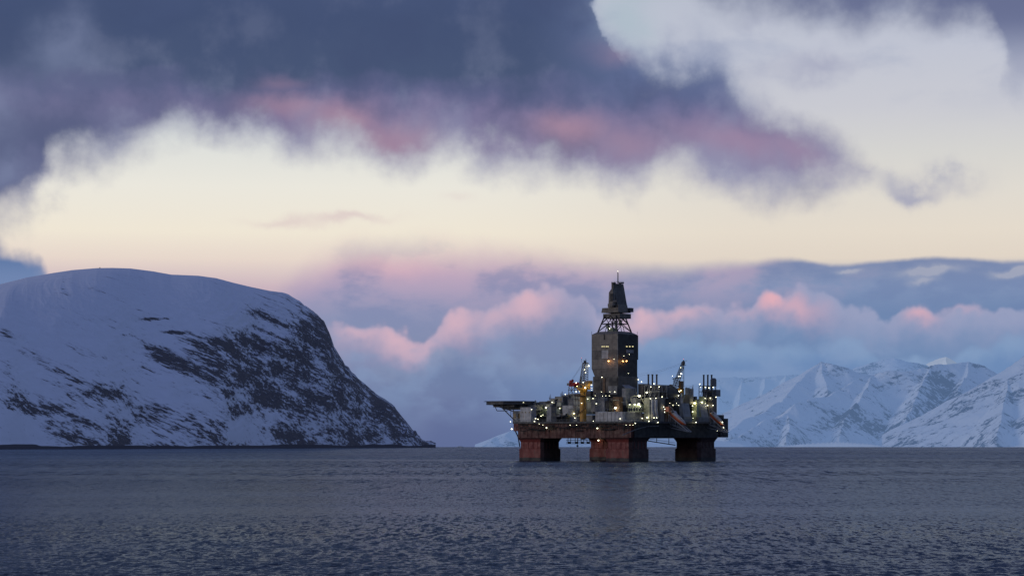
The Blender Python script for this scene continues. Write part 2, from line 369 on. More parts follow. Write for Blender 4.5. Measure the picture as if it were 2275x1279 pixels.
    bm = bmesh.new(); bm.from_mesh(o.data); bm.from_mesh(me2.data)
    bm.to_mesh(o.data); bm.free()
    d = me2.data; bpy.data.objects.remove(me2); bpy.data.meshes.remove(d)
build_sea()

# --- snow over rock
LOWK = .55
def land_mat(name, snow, rock, haze, haze_k, sc, rot, aniso, thr=0.60, grass=None, kr=0.32):
    """rock shows where the 'bare' attribute is high and the stretched noise allows it"""
    m, t, b = new_mat(name); p = t.pos('Object')
    q = t.scale(p, sc*aniso[0], sc*aniso[1], sc*aniso[2], rot=(0, 0, 0))
    qr = t.n.new('ShaderNodeVectorRotate'); qr.rotation_type = 'Y_AXIS'; qr.inputs['Angle'].default_value = rot
    t.l.new(p, qr.inputs['Vector']); q = t.scale(qr.outputs[0], sc*aniso[0], sc*aniso[1], sc*aniso[2])
    n1 = t.noise(q, 1.0, 8, 0.60, dist=0.35); n2 = t.noise(q, 3.1, 6, 0.62, dist=0.2); n3 = t.noise(q, 0.22, 5, .55, dist=0.5)
    n = t.add(t.add(t.mul(n1, .62), t.mul(n2, .38)), t.mul(t.sub(n3, .5), LOWK))
    lev = t.add(n, t.mul(t.attr('bare'), kr))
    mask = t.step(lev, thr-0.004, thr+0.035)
    rk = t.mix(t.noise(q, 2.0, 4, .6), rock, [c*1.9 for c in rock[:3]]+[1])
    if grass: rk = t.mix(t.step(t.noise(p, sc*2.2, 4, .6), .48, .62), rk, grass)
    sn = t.mix(t.noise(p, sc*.5, 5, .6), snow, [c*0.84 for c in snow[:3]]+[1])
    # thin snow dusting between outcrops
    sn = t.mix(t.mul(t.step(lev, thr-0.09, thr), 0.32), sn, [c*2.2 for c in rock[:3]]+[1])
    colr = t.mix(mask, sn, rk)
    colr = t.mix(t.step(t.attr('shore'), 0.4, 0.6), colr, [c*0.5 for c in rock[:3]]+[1])
    t.put(b.inputs['Base Color'], colr); b.inputs['Roughness'].default_value = 0.9
    b.inputs['Specular IOR Level'].default_value = 0.1
    t.put(b.inputs['Normal'], t.bump(t.mul(n, mask), 0.6, 0.25/sc))
    if haze_k:  # haze painted in: a constant glow mixed into the land's own surface
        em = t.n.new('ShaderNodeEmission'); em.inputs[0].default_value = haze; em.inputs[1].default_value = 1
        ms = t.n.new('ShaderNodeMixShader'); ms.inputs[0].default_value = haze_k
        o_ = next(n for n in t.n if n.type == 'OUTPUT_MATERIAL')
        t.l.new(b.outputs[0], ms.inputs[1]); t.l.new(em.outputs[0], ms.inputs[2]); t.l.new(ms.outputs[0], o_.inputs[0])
    return m
def hill_island():
    xs = np.array([-500,-300,-120,0,60,120,160,215,250,290,340,380,440,480,520,560,600,626,640,659,687,708,720,731,742,755,766,796,820,839,858,876,894,918,946,964,968])
    ys = np.array([700,672,652,637,622,612,606,601.5,601,602,608,615,617,622,632,641,649,652,656,667,687,703,716,737,769,790,809,840,861,876,887,902,925,955,986,995,1000])
    U = np.concatenate([np.linspace(-500, -10, 60), np.linspace(0, 968, 900)])
    T = np.concatenate([np.linspace(0, 1, 320), np.linspace(1.02, 1.8, 30)])
    Tt, Uu = np.meshgrid(T, U, indexing='ij')
    crest = np.interp(U, xs, ys); 
    rough = (fbm(U/9., U*0+3.3, 4, 5)-.5)*np.interp(U, [0, 600, 680, 760, 964], [0., 0.3, 4, 6, 3.0])
    crest = crest+rough
    Yf = np.interp(U, [-500, 0, 500, 968], [3600, 4100, 4900, 6400])
    wig = (fbm(U/120., U*0+1.7, 2, 77)-.5)*160
    Yf = Yf+wig
    Hc0 = (HY-crest)/F
    dep = np.interp(U, [-500, 500, 700, 760, 968], [1700, 1500, 1150, 800, 160])
    Yc = Yf+dep
    Hc = EYE+Hc0*Yc
    soft_top = 1
    g = np.where(Tt <= 1, np.sin(np.clip(Tt, 0, 1)*math.pi/2)**0.86, 1-(Tt-1)**2*1.3)
    Yg = Yf[None]+dep[None]*Tt; Xg = (U[None]-CX)*Yg/F
    # the bulge of the cliff: steeper low, rounder above
    Z = -4+(Hc[None]+4)*g
    PXa = np.broadcast_to(U[None], Z.shape)
    win = np.clip(Tt*8, 0, 1)*np.clip((1-Tt)*5, 0, 1)
    rug = np.interp(U, [0, 300, 650, 968], [0.5, 0.8, 1.25, 0.8])[None]
    ca, sa = math.cos(.5), math.sin(.5)
    A_ = Xg*ca-Z*sa*1.6+Yg*.3; B_ = Xg*sa+Z*ca*1.6-Yg*.2
    low = np.clip((0.78-Tt)*2.6, 0, 1)*np.clip((PXa-300)/300, .45, 1)
    Z2 = Z+win*rug*low*((fbm(A_/420, B_/150, 6, 3, .55)-.5)*85 + (fbm(A_/120, B_/34, 5, 13, .6, True)-.5)*30) + win*(fbm(Xg/700, Yg/420, 2, 21)-.5)*22*np.clip((1-Tt)*1.6, 0, 1)
    Z2 = np.where(Tt < 0.02, Z, np.maximum(Z2, -2))
    # where rock shows: placed as the outcrops lie on the hillside
    PX = CX+Xg*F/Yg; PY = HY-(Z2-EYE)*F/Yg
    bare = np.zeros_like(Z2)-0.30
    B = [(705,745,55,45,1.0),(600,708,75,14,.6),(560,758,80,20,.75),(500,765,55,18,.75),(640,790,80,50,.55),(520,830,110,30,.95),(400,805,110,20,.75),(440,835,120,22,.8),(610,885,90,28,.9),
         (705,850,80,70,.55),(560,800,90,30,.5),(770,860,60,40,.6),(850,900,40,40,.85),(890,950,40,35,.6),(265,980,26,30,1.1),(650,968,80,26,1.0),(760,970,50,20,.8),(540,905,60,25,.6),(400,940,120,22,.45),
         (200,985,220,14,.6),(500,985,300,16,.55),(90,795,55,14,.55),(130,812,50,14,.45),(235,865,45,22,.5),(180,845,40,12,.4),(30,870,45,14,.45),(60,905,50,18,.35),(20,815,30,20,.4),(110,900,60,18,.3),
         (342,708,30,3.5,1.3),(388,738,34,4,1.2),(300,745,40,6,.4),(740,800,40,60,.5),(700,700,40,14,.6),(460,880,70,14,.5),(800,930,80,40,.25),(600,740,60,12,.35),(10,740,25,12,.3),(330,925,70,16,.35),(160,925,70,12,.3),(690,790,40,40,.4)]
    ct, st = math.cos(.42), math.sin(.42)
    for (x, y, rx, ry, k) in B:
        dx = PX-x; dy = PY-y
        if ry > 8: dx, dy = dx*ct+dy*st, -dx*st+dy*ct
        bare = np.maximum(bare, -0.35+(k+.35)*np.exp(-((dx/rx)**2+(dy/ry)**2)))
    bare += 0.28*np.clip((PX-560)/200, 0, 1)*np.clip((PY-690)/60, 0, 1)+0.10*np.clip((PX-60)/300, 0, 1)*np.clip((PY-880)/80, 0, 1)
    bare += 0.10*np.clip((PY-860)/60, 0, 1)-0.35*np.clip((720-PY)/40, 0, 1)*np.clip((520-PX)/100, 0, 1)
    bare += (fbm(A_/200, B_/60, 5, 31)-.5)*1.5
    shore = np.clip((9.5+6*(fbm(Xg/40, Yg*0, 4, 8)-.5)-Z2)/2.0, 0, 1)
    bare = np.where(bare > .55, .55+(bare-.55)*.3, bare)
    shore = np.clip((7.0+8*(fbm(Xg/45, Yg*0+2, 5, 8)-.5)-Z2)/2.5+.5, 0, 1)
    Z2 = Z2-(Xg**2+Yg**2)/(2*R_EARTH)*np.clip(1-Z2/30, 0, 1)
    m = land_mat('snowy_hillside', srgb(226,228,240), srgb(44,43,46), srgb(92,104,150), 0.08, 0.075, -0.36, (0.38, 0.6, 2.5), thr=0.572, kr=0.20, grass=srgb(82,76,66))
    o = grid_mesh('hill', Xg, Yg, Z2, {'bare': bare, 'shore': shore}, m)
    tag(o, 'large rounded snow covered hill with rocky right flank falling into the sea', kind='structure')
hill_island()

def mountain(name, label, ridges, snow_k, haze_k, px0, px1, Y0, Y1, seed, slope=0.62, nx=420, ny=260, amp=60, sc=0.006, bare0=0.0, haze=(122,155,202), curved=True, barepts=()):
    """a range as the union of ridge lines with straight flanks: ridge = [(px, py, depth), ...] seen positions"""
    U = np.linspace(px0, px1, nx); Yr = Y0+(Y1-Y0)*np.linspace(0, 1, ny)
    Yg, Uu = np.meshgrid(Yr, U, indexing='ij'); Xg = (Uu-CX)*Yg/F
    wx = (fbm(Xg/900, Yg/900, 4, seed+50)-.5)*260; wy = (fbm(Xg/900, Yg/900, 4, seed+60)-.5)*260
    Z = np.full_like(Xg, -400.0)
    for rd in ridges:
        sl = slope
        if isinstance(rd[0], (int, float)): sl, rd = rd[0], rd[1:]
        pts = [wpt(*q) for q in rd]
        for a, b_ in zip(pts[:-1], pts[1:]):
            ax, ay, az_ = a; dx, dy, dz = b_[0]-ax, b_[1]-ay, b_[2]-az_
            L2 = dx*dx+dy*dy
            s = np.clip(((Xg+wx*.35-ax)*dx+(Yg+wy*.35-ay)*dy)/L2, 0, 1)
            dd = np.hypot(Xg+wx*.35-ax-s*dx, Yg+wy*.35-ay-s*dy)
            zz = az_+s*dz
            fl = zz-sl*dd*(1-0.22*np.clip(dd/1500, 0, 1))
            Z = np.maximum(Z, fl)
    big = fbm(Xg/650+wx/300, Yg/650, 5, seed, .5, True)
    Z = Z+(big-.6)*amp*np.clip(Z/120, 0, 1)+(fbm(Xg/160, Yg/160, 5, seed+9)-.5)*amp*.5*np.clip(Z/60, 0.1, 1)
    bare = bare0+(fbm(Xg/500, Yg/500+Z/160, 4, seed+3)-.5)*1.3
    PX = CX+Xg*F/Yg; PY = HY-(Z-EYE)*F/Yg
    for (x, y, rx, ry, k) in barepts: bare = bare+k*np.exp(-(((PX-x)/rx)**2+((PY-y)/ry)**2))
    shore = np.zeros_like(Z)
    Z = Z-(Xg**2+Yg**2)/(2*R_EARTH)*np.clip(1-Z/60, 0, 1)
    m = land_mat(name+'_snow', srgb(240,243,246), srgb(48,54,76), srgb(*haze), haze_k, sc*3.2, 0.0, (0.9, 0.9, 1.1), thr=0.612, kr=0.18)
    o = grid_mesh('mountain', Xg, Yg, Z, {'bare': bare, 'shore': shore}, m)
    return tag(o, label, kind='structure')
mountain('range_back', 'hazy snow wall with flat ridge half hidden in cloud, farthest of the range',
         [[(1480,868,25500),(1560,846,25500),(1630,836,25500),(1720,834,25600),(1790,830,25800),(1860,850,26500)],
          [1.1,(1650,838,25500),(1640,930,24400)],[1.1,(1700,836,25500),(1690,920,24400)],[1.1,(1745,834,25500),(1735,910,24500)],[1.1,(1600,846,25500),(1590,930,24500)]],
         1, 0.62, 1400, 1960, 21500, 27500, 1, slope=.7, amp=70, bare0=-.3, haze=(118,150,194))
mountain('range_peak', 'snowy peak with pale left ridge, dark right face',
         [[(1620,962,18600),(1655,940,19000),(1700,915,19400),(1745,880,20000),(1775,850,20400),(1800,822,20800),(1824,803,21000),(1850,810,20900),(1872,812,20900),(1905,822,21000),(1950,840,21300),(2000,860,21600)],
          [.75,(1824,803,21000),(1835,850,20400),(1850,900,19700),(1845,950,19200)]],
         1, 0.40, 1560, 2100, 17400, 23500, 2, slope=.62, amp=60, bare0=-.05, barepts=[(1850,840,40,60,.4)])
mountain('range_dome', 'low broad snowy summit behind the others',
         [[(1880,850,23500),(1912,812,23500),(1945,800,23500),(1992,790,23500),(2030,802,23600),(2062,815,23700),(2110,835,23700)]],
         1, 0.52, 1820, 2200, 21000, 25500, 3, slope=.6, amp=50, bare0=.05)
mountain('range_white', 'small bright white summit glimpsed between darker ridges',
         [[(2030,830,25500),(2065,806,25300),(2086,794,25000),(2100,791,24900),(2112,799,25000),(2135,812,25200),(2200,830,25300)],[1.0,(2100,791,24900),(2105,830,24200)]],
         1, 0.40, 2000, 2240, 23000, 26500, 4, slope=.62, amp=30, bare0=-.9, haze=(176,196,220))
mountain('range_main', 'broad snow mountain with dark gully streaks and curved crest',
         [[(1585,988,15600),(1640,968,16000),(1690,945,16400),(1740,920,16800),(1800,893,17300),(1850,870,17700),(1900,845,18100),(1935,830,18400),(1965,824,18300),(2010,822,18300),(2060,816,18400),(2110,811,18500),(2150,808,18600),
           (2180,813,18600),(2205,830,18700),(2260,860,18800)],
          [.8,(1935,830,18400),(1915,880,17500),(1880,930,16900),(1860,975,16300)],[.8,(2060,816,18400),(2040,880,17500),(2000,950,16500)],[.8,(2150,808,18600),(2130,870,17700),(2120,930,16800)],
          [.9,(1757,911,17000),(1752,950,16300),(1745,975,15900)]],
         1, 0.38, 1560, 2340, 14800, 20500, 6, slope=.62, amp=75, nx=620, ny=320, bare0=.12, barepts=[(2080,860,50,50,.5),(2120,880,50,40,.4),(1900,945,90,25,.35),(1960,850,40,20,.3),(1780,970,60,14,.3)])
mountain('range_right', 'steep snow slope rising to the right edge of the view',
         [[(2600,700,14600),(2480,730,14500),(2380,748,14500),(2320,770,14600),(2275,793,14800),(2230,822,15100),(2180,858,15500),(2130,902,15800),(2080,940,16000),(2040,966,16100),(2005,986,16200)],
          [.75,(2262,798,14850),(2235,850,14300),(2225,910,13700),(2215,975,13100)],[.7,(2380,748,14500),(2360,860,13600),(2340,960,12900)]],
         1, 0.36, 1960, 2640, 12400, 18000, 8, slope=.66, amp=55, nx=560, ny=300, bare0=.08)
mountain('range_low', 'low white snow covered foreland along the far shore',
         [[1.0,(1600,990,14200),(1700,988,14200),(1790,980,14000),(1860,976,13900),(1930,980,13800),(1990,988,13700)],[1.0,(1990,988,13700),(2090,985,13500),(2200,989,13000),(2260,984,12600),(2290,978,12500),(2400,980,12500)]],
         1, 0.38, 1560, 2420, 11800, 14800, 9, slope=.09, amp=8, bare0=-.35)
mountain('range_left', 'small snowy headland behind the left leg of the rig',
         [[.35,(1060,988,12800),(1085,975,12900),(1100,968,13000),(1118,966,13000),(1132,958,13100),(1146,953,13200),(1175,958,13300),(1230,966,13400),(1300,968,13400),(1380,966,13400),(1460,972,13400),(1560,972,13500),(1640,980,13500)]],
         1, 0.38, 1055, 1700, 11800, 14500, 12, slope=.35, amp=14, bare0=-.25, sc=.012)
LAMP_K = 7.0; LAMP_W = 120.0
# ------------------------------------------------------------------ drilling rig
TH = math.radians(39); CT, ST = math.cos(TH), math.sin(TH); YC = 1385.0
RC = Vector(((1373-CX)*YC/F, YC, 0.0))
rig = bpy.data.objects.new('drilling_rig', None); COL.objects.link(rig)
rig.location = (RC.x, RC.y, -YC**2/(2*R_EARTH)); rig.rotation_euler = (0, 0, -TH)
tag(rig, 'large semi-submersible drilling rig with red columns, dark enclosed derrick and lit decks', 'drilling rig')
ZR = rig.location.z
def loc(w):           # world -> rig frame
    d = Vector(w)-RC
    return Vector((d.x*CT-d.y*ST, d.x*ST+d.y*CT, d.z-ZR))
def L(px, py, dY=0.0): return loc(wpt(px, py, YC+dY))
def onP(px, py, p):   # point on the plane p = const (planes seen as right faces)
    dx = 0; Y = YC
    for _ in range(6):
        dx = (px-CX)*Y/F-RC.x; Y = YC+(dx*CT-p)/ST
    return loc(wpt(px, py, Y))
def onQ(px, py, q):
    Y = YC
    for _ in range(6):
        dx = (px-CX)*Y/F-RC.x; Y = YC+(q-dx*ST)/CT
    return loc(wpt(px, py, Y))
class MB:
    def __init__(s): s.v = []; s.f = []; s.mi = []
    def _add(s, vs, fs, mi=0):
        k = len(s.v); s.v += [tuple(v) for v in vs]; s.f += [tuple(i+k for i in f) for f in fs]; s.mi += [mi]*len(fs); return s
    def box(s, a, b, mi=0, top=None, dz=0):
        x0, y0, z0 = a; x1, y1, z1 = b
        t = top or (x0, y0, x1, y1)
        vs = [(x0,y0,z0),(x1,y0,z0),(x1,y1,z0),(x0,y1,z0),(t[0],t[1],z1),(t[2],t[1],z1),(t[2],t[3],z1),(t[0],t[3],z1)]
        return s._add(vs, [(3,2,1,0),(4,5,6,7),(0,1,5,4),(1,2,6,5),(2,3,7,6),(3,0,4,7)], mi)
    def tube(s, a, b, r, n=6, r2=None, mi=0, cap=True):
        a, b = Vector(a), Vector(b); d = b-a
        if d.length < 1e-6: return s
        d.normalize(); u = d.orthogonal().normalized(); w = d.cross(u); r2 = r if r2 is None else r2
        vs = [a+(u*math.cos(6.28319*i/n)+w*math.sin(6.28319*i/n))*r for i in range(n)]+[b+(u*math.cos(6.28319*i/n)+w*math.sin(6.28319*i/n))*r2 for i in range(n)]
        fs = [(i, (i+1) % n, n+(i+1) % n, n+i) for i in range(n)]
        if cap: fs += [tuple(range(n))[::-1], tuple(range(n, 2*n))]
        return s._add(vs, fs, mi)
    def path(s, pts, r, n=6, mi=0):
        for a, b in zip(pts[:-1], pts[1:]): s.tube(a, b, r, n, mi=mi)
        return s
    def prism(s, poly, off, mi=0):
        """poly: list of points; off: extrusion vector"""
        n = len(poly); off = Vector(off); P = [Vector(p) for p in poly]
        vs = P+[p+off for p in P]
        return s._add(vs, [tuple(range(n))[::-1], tuple(range(n, 2*n))]+[(i, (i+1) % n, n+(i+1) % n, n+i) for i in range(n)], mi)
    def ball(s, c, rx, ry, rz, n=10, m=6, mi=0):
        vs = [(c[0], c[1], c[2]-rz)]
        for j in range(1, m):
            a = -math.pi/2+math.pi*j/m
            for i in range(n):
                vs.append((c[0]+rx*math.cos(a)*math.cos(6.28319*i/n), c[1]+ry*math.cos(a)*math.sin(6.28319*i/n), c[2]+rz*math.sin(a)))
        vs.append((c[0], c[1], c[2]+rz)); fs = []
        for i in range(n):
            fs.append((0, 1+(i+1) % n, 1+i)); fs.append((len(vs)-1, len(vs)-1-n+i, len(vs)-1-n+(i+1) % n))
            for j in range(m-2):
                k = 1+j*n; fs.append((k+i, k+(i+1) % n, k+n+(i+1) % n, k+n+i))
        return s._add(vs, fs, mi)
    def rail(s, pts, h=1.1, r=0.05, step=3.0):
        for a, b in zip(pts[:-1], pts[1:]):
            a, b = Vector(a), Vector(b); n = max(1, int((b-a).length/step))
            for z in (h*.5, h): s.tube(a+Vector((0,0,z)), b+Vector((0,0,z)), r, 4)
            for i in range(n+1):
                p = a.lerp(b, i/n); s.tube(p, p+Vector((0,0,h)), r, 4)
        return s
    def build(s, name, mats, parent=None, bevel=0, smooth=False):
        me = bpy.data.meshes.new(name); me.from_pydata(s.v, [], s.f)
        for m in (mats if isinstance(mats, (list, tuple)) else [mats]): me.materials.append(m)
        me.polygons.foreach_set('material_index', s.mi)
        if smooth: me.polygons.foreach_set('use_smooth', [True]*len(s.f))
        bm = bmesh.new(); bm.from_mesh(me); bmesh.ops.recalc_face_normals(bm, faces=bm.faces)
        if bevel: bmesh.ops.bevel(bm, geom=list(bm.edges), offset=bevel, segments=2, affect='EDGES', clamp_overlap=True)
        bm.to_mesh(me); bm.free(); me.update()
        o = bpy.data.objects.new(name, me); COL.objects.link(o)
        if parent is not None: o.parent = parent
        return o
def paint(name, base_, rough=0.55, grime=0.35, panel=0.0, streak=0.4, metal=0.0, rust=None, sc=0.35, jag=None):
    base = tuple(x*.78 for x in base_[:3])
    m, t, b = new_mat(name); p = t.pos('Object')
    n = t.noise(p, sc, 6, .6); v = t.noise(t.scale(p, 1.3, 1.3, 0.09), 1.0, 4, .6)
    base4 = list(base[:3])+[1]
    c = t.mix(t.mul(t.step(n, .42, .68), grime), base4, [x*.45 for x in base[:3]]+[1])
    c = t.mix(t.mul(t.step(v, .5, .7), streak), c, [x*.5 for x in base[:3]]+[1])
    if rust is not None:
        c = t.mix(t.mul(t.step(t.noise(t.scale(p, 1, 1, .25), .55, 6, .65), .56, .68), .8), c, rust)
    if panel:
        s_ = t.sep(p); w = None
        for k, wd in ((0, panel), (1, panel), (2, panel*.8)):
            f = t.m('FRACT', t.mul(s_[k], 1/wd)); e = t.m('LESS_THAN', f, 0.06)
            w = e if w is None else t.m('MAXIMUM', w, e)
        c = t.mix(t.mul(w, .45), c, [x*.35 for x in base[:3]]+[1])
    if jag is not None:     # (height, colour): darker fouled band below a ragged line
        z = t.sep(p)[2]
        e = t.add(z, t.mul(t.sub(t.noise(t.scale(p, 1.2, 1.2, .1), 1.0, 4, .6), .5), jag[2]))
        c = t.mix(t.step(e, jag[0]+.15, jag[0]-.15), c, jag[1])
        if len(jag) > 3: c = t.mix(t.mul(t.step(e, jag[3]-.6, jag[3]+.6), .75), c, jag[1])
    t.put(b.inputs['Base Color'], c); b.inputs['Metallic'].default_value = metal
    t.put(b.inputs['Roughness'], t.lin(n, .3, .7, rough-.1, min(1, rough+.2)))
    return m
def glow(name, colr, k):
    m = bpy.data.materials.new(name); m.use_nodes = True; t = NT(m.node_tree)
    b = next(n for n in t.n if n.type == 'BSDF_PRINCIPLED')
    b.inputs['Emission Color'].default_value = list(colr)+[1]; b.inputs['Emission Strength'].default_value = k
    b.inputs['Base Color'].default_value = (.8, .8, .8, 1); return m
M = {}
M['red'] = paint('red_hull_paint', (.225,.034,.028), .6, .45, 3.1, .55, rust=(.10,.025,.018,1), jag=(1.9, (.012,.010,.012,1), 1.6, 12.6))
M['redshade'] = paint('dark_red_hull_paint', (.045,.013,.013), .65, .6, 0, .6, jag=(1.9, (.012,.010,.012,1), 1.6, 12.6))  # column red darkened for the faces turned from the light: shade in the colour
M['reddeck'] = paint('red_deck_paint', (.085,.014,.012), .6, .5, 0, .6)
M['redlit'] = paint('bright_red_paint', (.5,.12,.10), .6, .3, 0, .3)
M['redlit2'] = paint('dull_red_paint', (.20,.038,.032), .6, .45, 0, .5)
M['black'] = paint('soot_black_steel', (.018,.018,.022), .7, .4, 0, .3)
M['dark'] = paint('dark_grey_steel', (.06,.06,.068), .6, .4, 0, .3)
M['white'] = paint('white_module_paint', (.50,.49,.50), .55, .45, 3.0, .45, rust=(.22,.12,.07,1))
M['cream'] = paint('cream_module_paint', (.40,.40,.32), .55, .5, 2.6, .45)
M['grey'] = paint('grey_module_paint', (.26,.26,.28), .55, .45, 3.2, .4)
M['mid'] = paint('mid_grey_paint', (.19,.19,.20), .55, .45, 2.8, .4)
M['green'] = paint('pale_green_paint', (.33,.37,.26), .55, .45, 2.4, .4)
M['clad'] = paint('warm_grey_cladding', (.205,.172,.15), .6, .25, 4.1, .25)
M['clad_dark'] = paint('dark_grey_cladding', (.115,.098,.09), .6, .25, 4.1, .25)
M['clad_shade'] = paint('charcoal_cladding', (.024,.023,.029), .6, .25, 4.1, .25)  # also panels and blocks; on the derrick's right side it paints in shade
M['yellow'] = paint('yellow_crane_paint', (.62,.30,.035), .5, .45, 0, .5)
M['orange'] = paint('orange_lifeboat_paint', (.52,.10,.03), .4, .25, 0, .2, sc=.8)
M['redpart'] = paint('signal_red_paint', (.55,.05,.05), .5, .3)
M['panelw'] = paint('light_panel', (.36,.35,.37), .5, .4, 1.1, .2)
M['brown'] = paint('rusty_brown_steel', (.16,.09,.05), .7, .5, 0, .5)
M['deckgrn'] = paint('dull_green_deck', (.10,.12,.09), .8, .5)
M['snowcap'] = paint('snow_cap', (.75,.78,.82), .8, .2)
M['pane'], _t, _b = new_mat('dark_glass'); _b.inputs['Base Color'].default_value = (.012,.014,.016,1); _b.inputs['Roughness'].default_value = .12
def boxc(name, mat, pl, pc, pr, yt, yb, dY, parent=rig, mb=None, bevel=0, shrink=0, mi=0):
    """a block turned with the rig: left edge, near corner, right edge, top and bottom as measured, near corner at depth dY"""
    Y = YC+dY; c = L(pc, yb, dY); zt = L(pc, yt, dY).z
    wp = max((pc-pl)*Y/F/CT, .15); wq = max((pr-pc)*Y/F/ST, .15)
    own = mb is None; mb = mb or MB()
    mb.box((c.x-wp, c.y, c.z), (c.x, c.y+wq, zt), mi=mi)
    return (mb.build(name, mat, parent, bevel) if own else mb)
# --- hull
cols = [(-32.3,-34.7), (32.3,-34.7), (32.3,34.7), (-32.3,34.7)]
hw = 9.35
for (p, q) in cols:
    dk = p > 0 and q > 0  # this column takes the shade-darkened red on every face
    b = MB().box((-hw,-hw,7.2), (hw,hw,13.3)); b.box((-hw+.9,-hw+.9,7.0), (hw-.9,hw-.9,13.2))
    o = MB()
    prof = [(-6,hw+.1),(7.0,hw+.1),(7.3,hw-.55),(11.0,hw-.55),(12.4,hw+.1),(13.6,hw+.9)]
    rings = []
    for z, h in prof:
        c_ = 1.6; pts = [(h-c_,-h),(h,-h+c_),(h,h-c_),(h-c_,h),(-h+c_,h),(-h,h-c_),(-h,-h+c_),(-h+c_,-h)]
        rings.append([(x, y, z) for x, y in pts])
    vs = sum(rings, []); fs = []
    for k in range(len(rings)-1):
        for i in range(8): fs.append((k*8+i, k*8+(i+1) % 8, (k+1)*8+(i+1) % 8, (k+1)*8+i))
    fs += [tuple(range(8))[::-1], tuple(range((len(rings)-1)*8, len(rings)*8))]
    o._add(vs, fs)
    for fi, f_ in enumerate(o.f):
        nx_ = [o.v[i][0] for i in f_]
        if len(f_) == 4 and min(nx_) > hw-2.4: o.mi[fi] = 1  # right-hand faces take the shade-darkened red
    for s_ in (-5.2, -1.7, 1.8, 5.3):   # vertical draught stiffeners / fender pipes
        o.tube((s_, -hw+.45, 2.5), (s_, -hw+.45, 11.5), .16, 6); o.tube((hw-.45, s_, 2.5), (hw-.45, s_, 11.5), .16, 6)
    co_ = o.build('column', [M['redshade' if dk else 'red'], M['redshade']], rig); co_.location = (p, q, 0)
hull = MB().box((-41.6,-44.0,13.4), (41.6,44.0,22.0)).build('hull', M['reddeck'], rig)
mb = MB()
for i in range(30):
    x = -40+i*2.75; mb.box((x,-44.14,13.6), (x+.3,-44.0,21.8))
for i in range(32):
    y = -43+i*2.75; mb.box((41.6,y,13.6), (41.85,y+.35,21.8))
mb.build('stiffener', M['reddeck'], hull)
mb = MB().box((41.62,-41.5,13.7), (42.4,43.9,21.9)); mb.build('side_plating', M['black'], hull)  # black sheet over the hull's right side, standing in for its shade
deck = MB().box((-44,-46,22.0), (44,46,23.1)).build('main_deck', M['dark'], rig)
r = MB().rail([(-43.8,45.8,23.1),(-43.8,-45.8,23.1),(43.8,-45.8,23.1),(43.8,45.8,23.1)], 1.2, .07, 2.5); r.build('railing', M['mid'], deck)
# deck-edge walkways and hanging gratings along the left and right sides
mb = MB()
for i in range(26):
    x = -42+i*3.3; mb.tube((x,-46,22.2), (x,-46.9,20.0), .12, 4); mb.box((x,-47.0,19.8), (x+2.4,-46.1,20.0)); mb.tube((x+1.2,-46.2,20), (x+1.2,-46.2,17.5+random.random()*2), .18, 5)
mb.build('walkway', M['black'], rig); mb = MB()
for i in range(26):
    y = -44+i*3.4; mb.tube((44,y,22.2), (44.9,y,20.0), .12, 4); mb.box((44.1,y,19.8), (45.0,y+2.4,20.0))
mb.build('walkway', M['black'], rig)
# ragged cable trays and pipes along the near hull sides
mb = MB()
for k in range(60):
    x = -41+random.random()*80; z = 17.6+random.random()*4; l = 1.5+random.random()*6
    mb.tube((x,-44.8,z), (min(x+l, 41),-44.8,z), .12+random.random()*.2, 5)
    if k % 2: mb.tube((x,-44.8,z), (x,-44.8,z-1-random.random()*2.4), .14, 5)
mb.build('pipework', M['black'], hull)
# corner sponson at the left, light red end block near centre
o = boxc('corner_sponson', M['redlit2'], 1141, 1199, 1240, 940, 957, -6.5)
boxc('end_block', M['redlit'], 1333, 1372, 1384, 941, 954.5, -46.8, hull)
mb = MB(); mb.path([L(1145,957,14), L(1151,970,14), L(1155,992,14)], .35, 6); mb.build('drain_pipe', M['black'], rig)
# curved brace pipe on the right-hand hull side
mb = MB(); pts = [onP(1383+i*10, 966-20*math.sin(min(1, i/7)*math.pi/2), 44.6) for i in range(9)]
mb.path(pts, .22); mb.build('brace_pipe', M['mid'], hull)
# under-deck pipe racks between the columns
mb = MB()
for zz in (12.3, 11.2, 10.2):
    mb.tube(onQ(1258, 983, -30)*Vector((1,1,0)) if False else (lambda v: (v.x, v.y, zz))(onQ(1258,980,-20)), (lambda v: (v.x, v.y, zz))(onQ(1322,980,-20)), .16, 5)
for px in (1262,1268,1278,1284,1291,1297,1304,1310):
    v = onQ(px, 980, -20); mb.tube((v.x, v.y, 13.4), (v.x, v.y, 10.0), .2, 5)
    if px in (1262,1278,1291,1304): mb.ball((v.x+.8, v.y, 10.6), .9, .9, .55)
mb.build('pipe_rack', M['black'], rig)
mb = MB(); v = onQ(1283, 985, -10); mb.tube((v.x, v.y, 13.4), (v.x, v.y, 9.2), .12); mb.ball((v.x, v.y, 8.8), .7, .7, .6); mb.tube((v.x, v.y, 8.6), (v.x, v.y, 0), .05, 4); mb.build('mooring_hose', M['black'], rig)
mb = MB(); mb.path([onP(1435,974,22), onP(1441,979,22), onP(1500,988,22)], .3); mb.path([onP(1441,974,22), onP(1500,983,22)], .12)
for px in (1459, 1486): mb.tube(onP(px,973,22), onP(px,979+(px-1441)*.14,22), .2)
mb.build('fire_water_pipe', M['black'], rig)
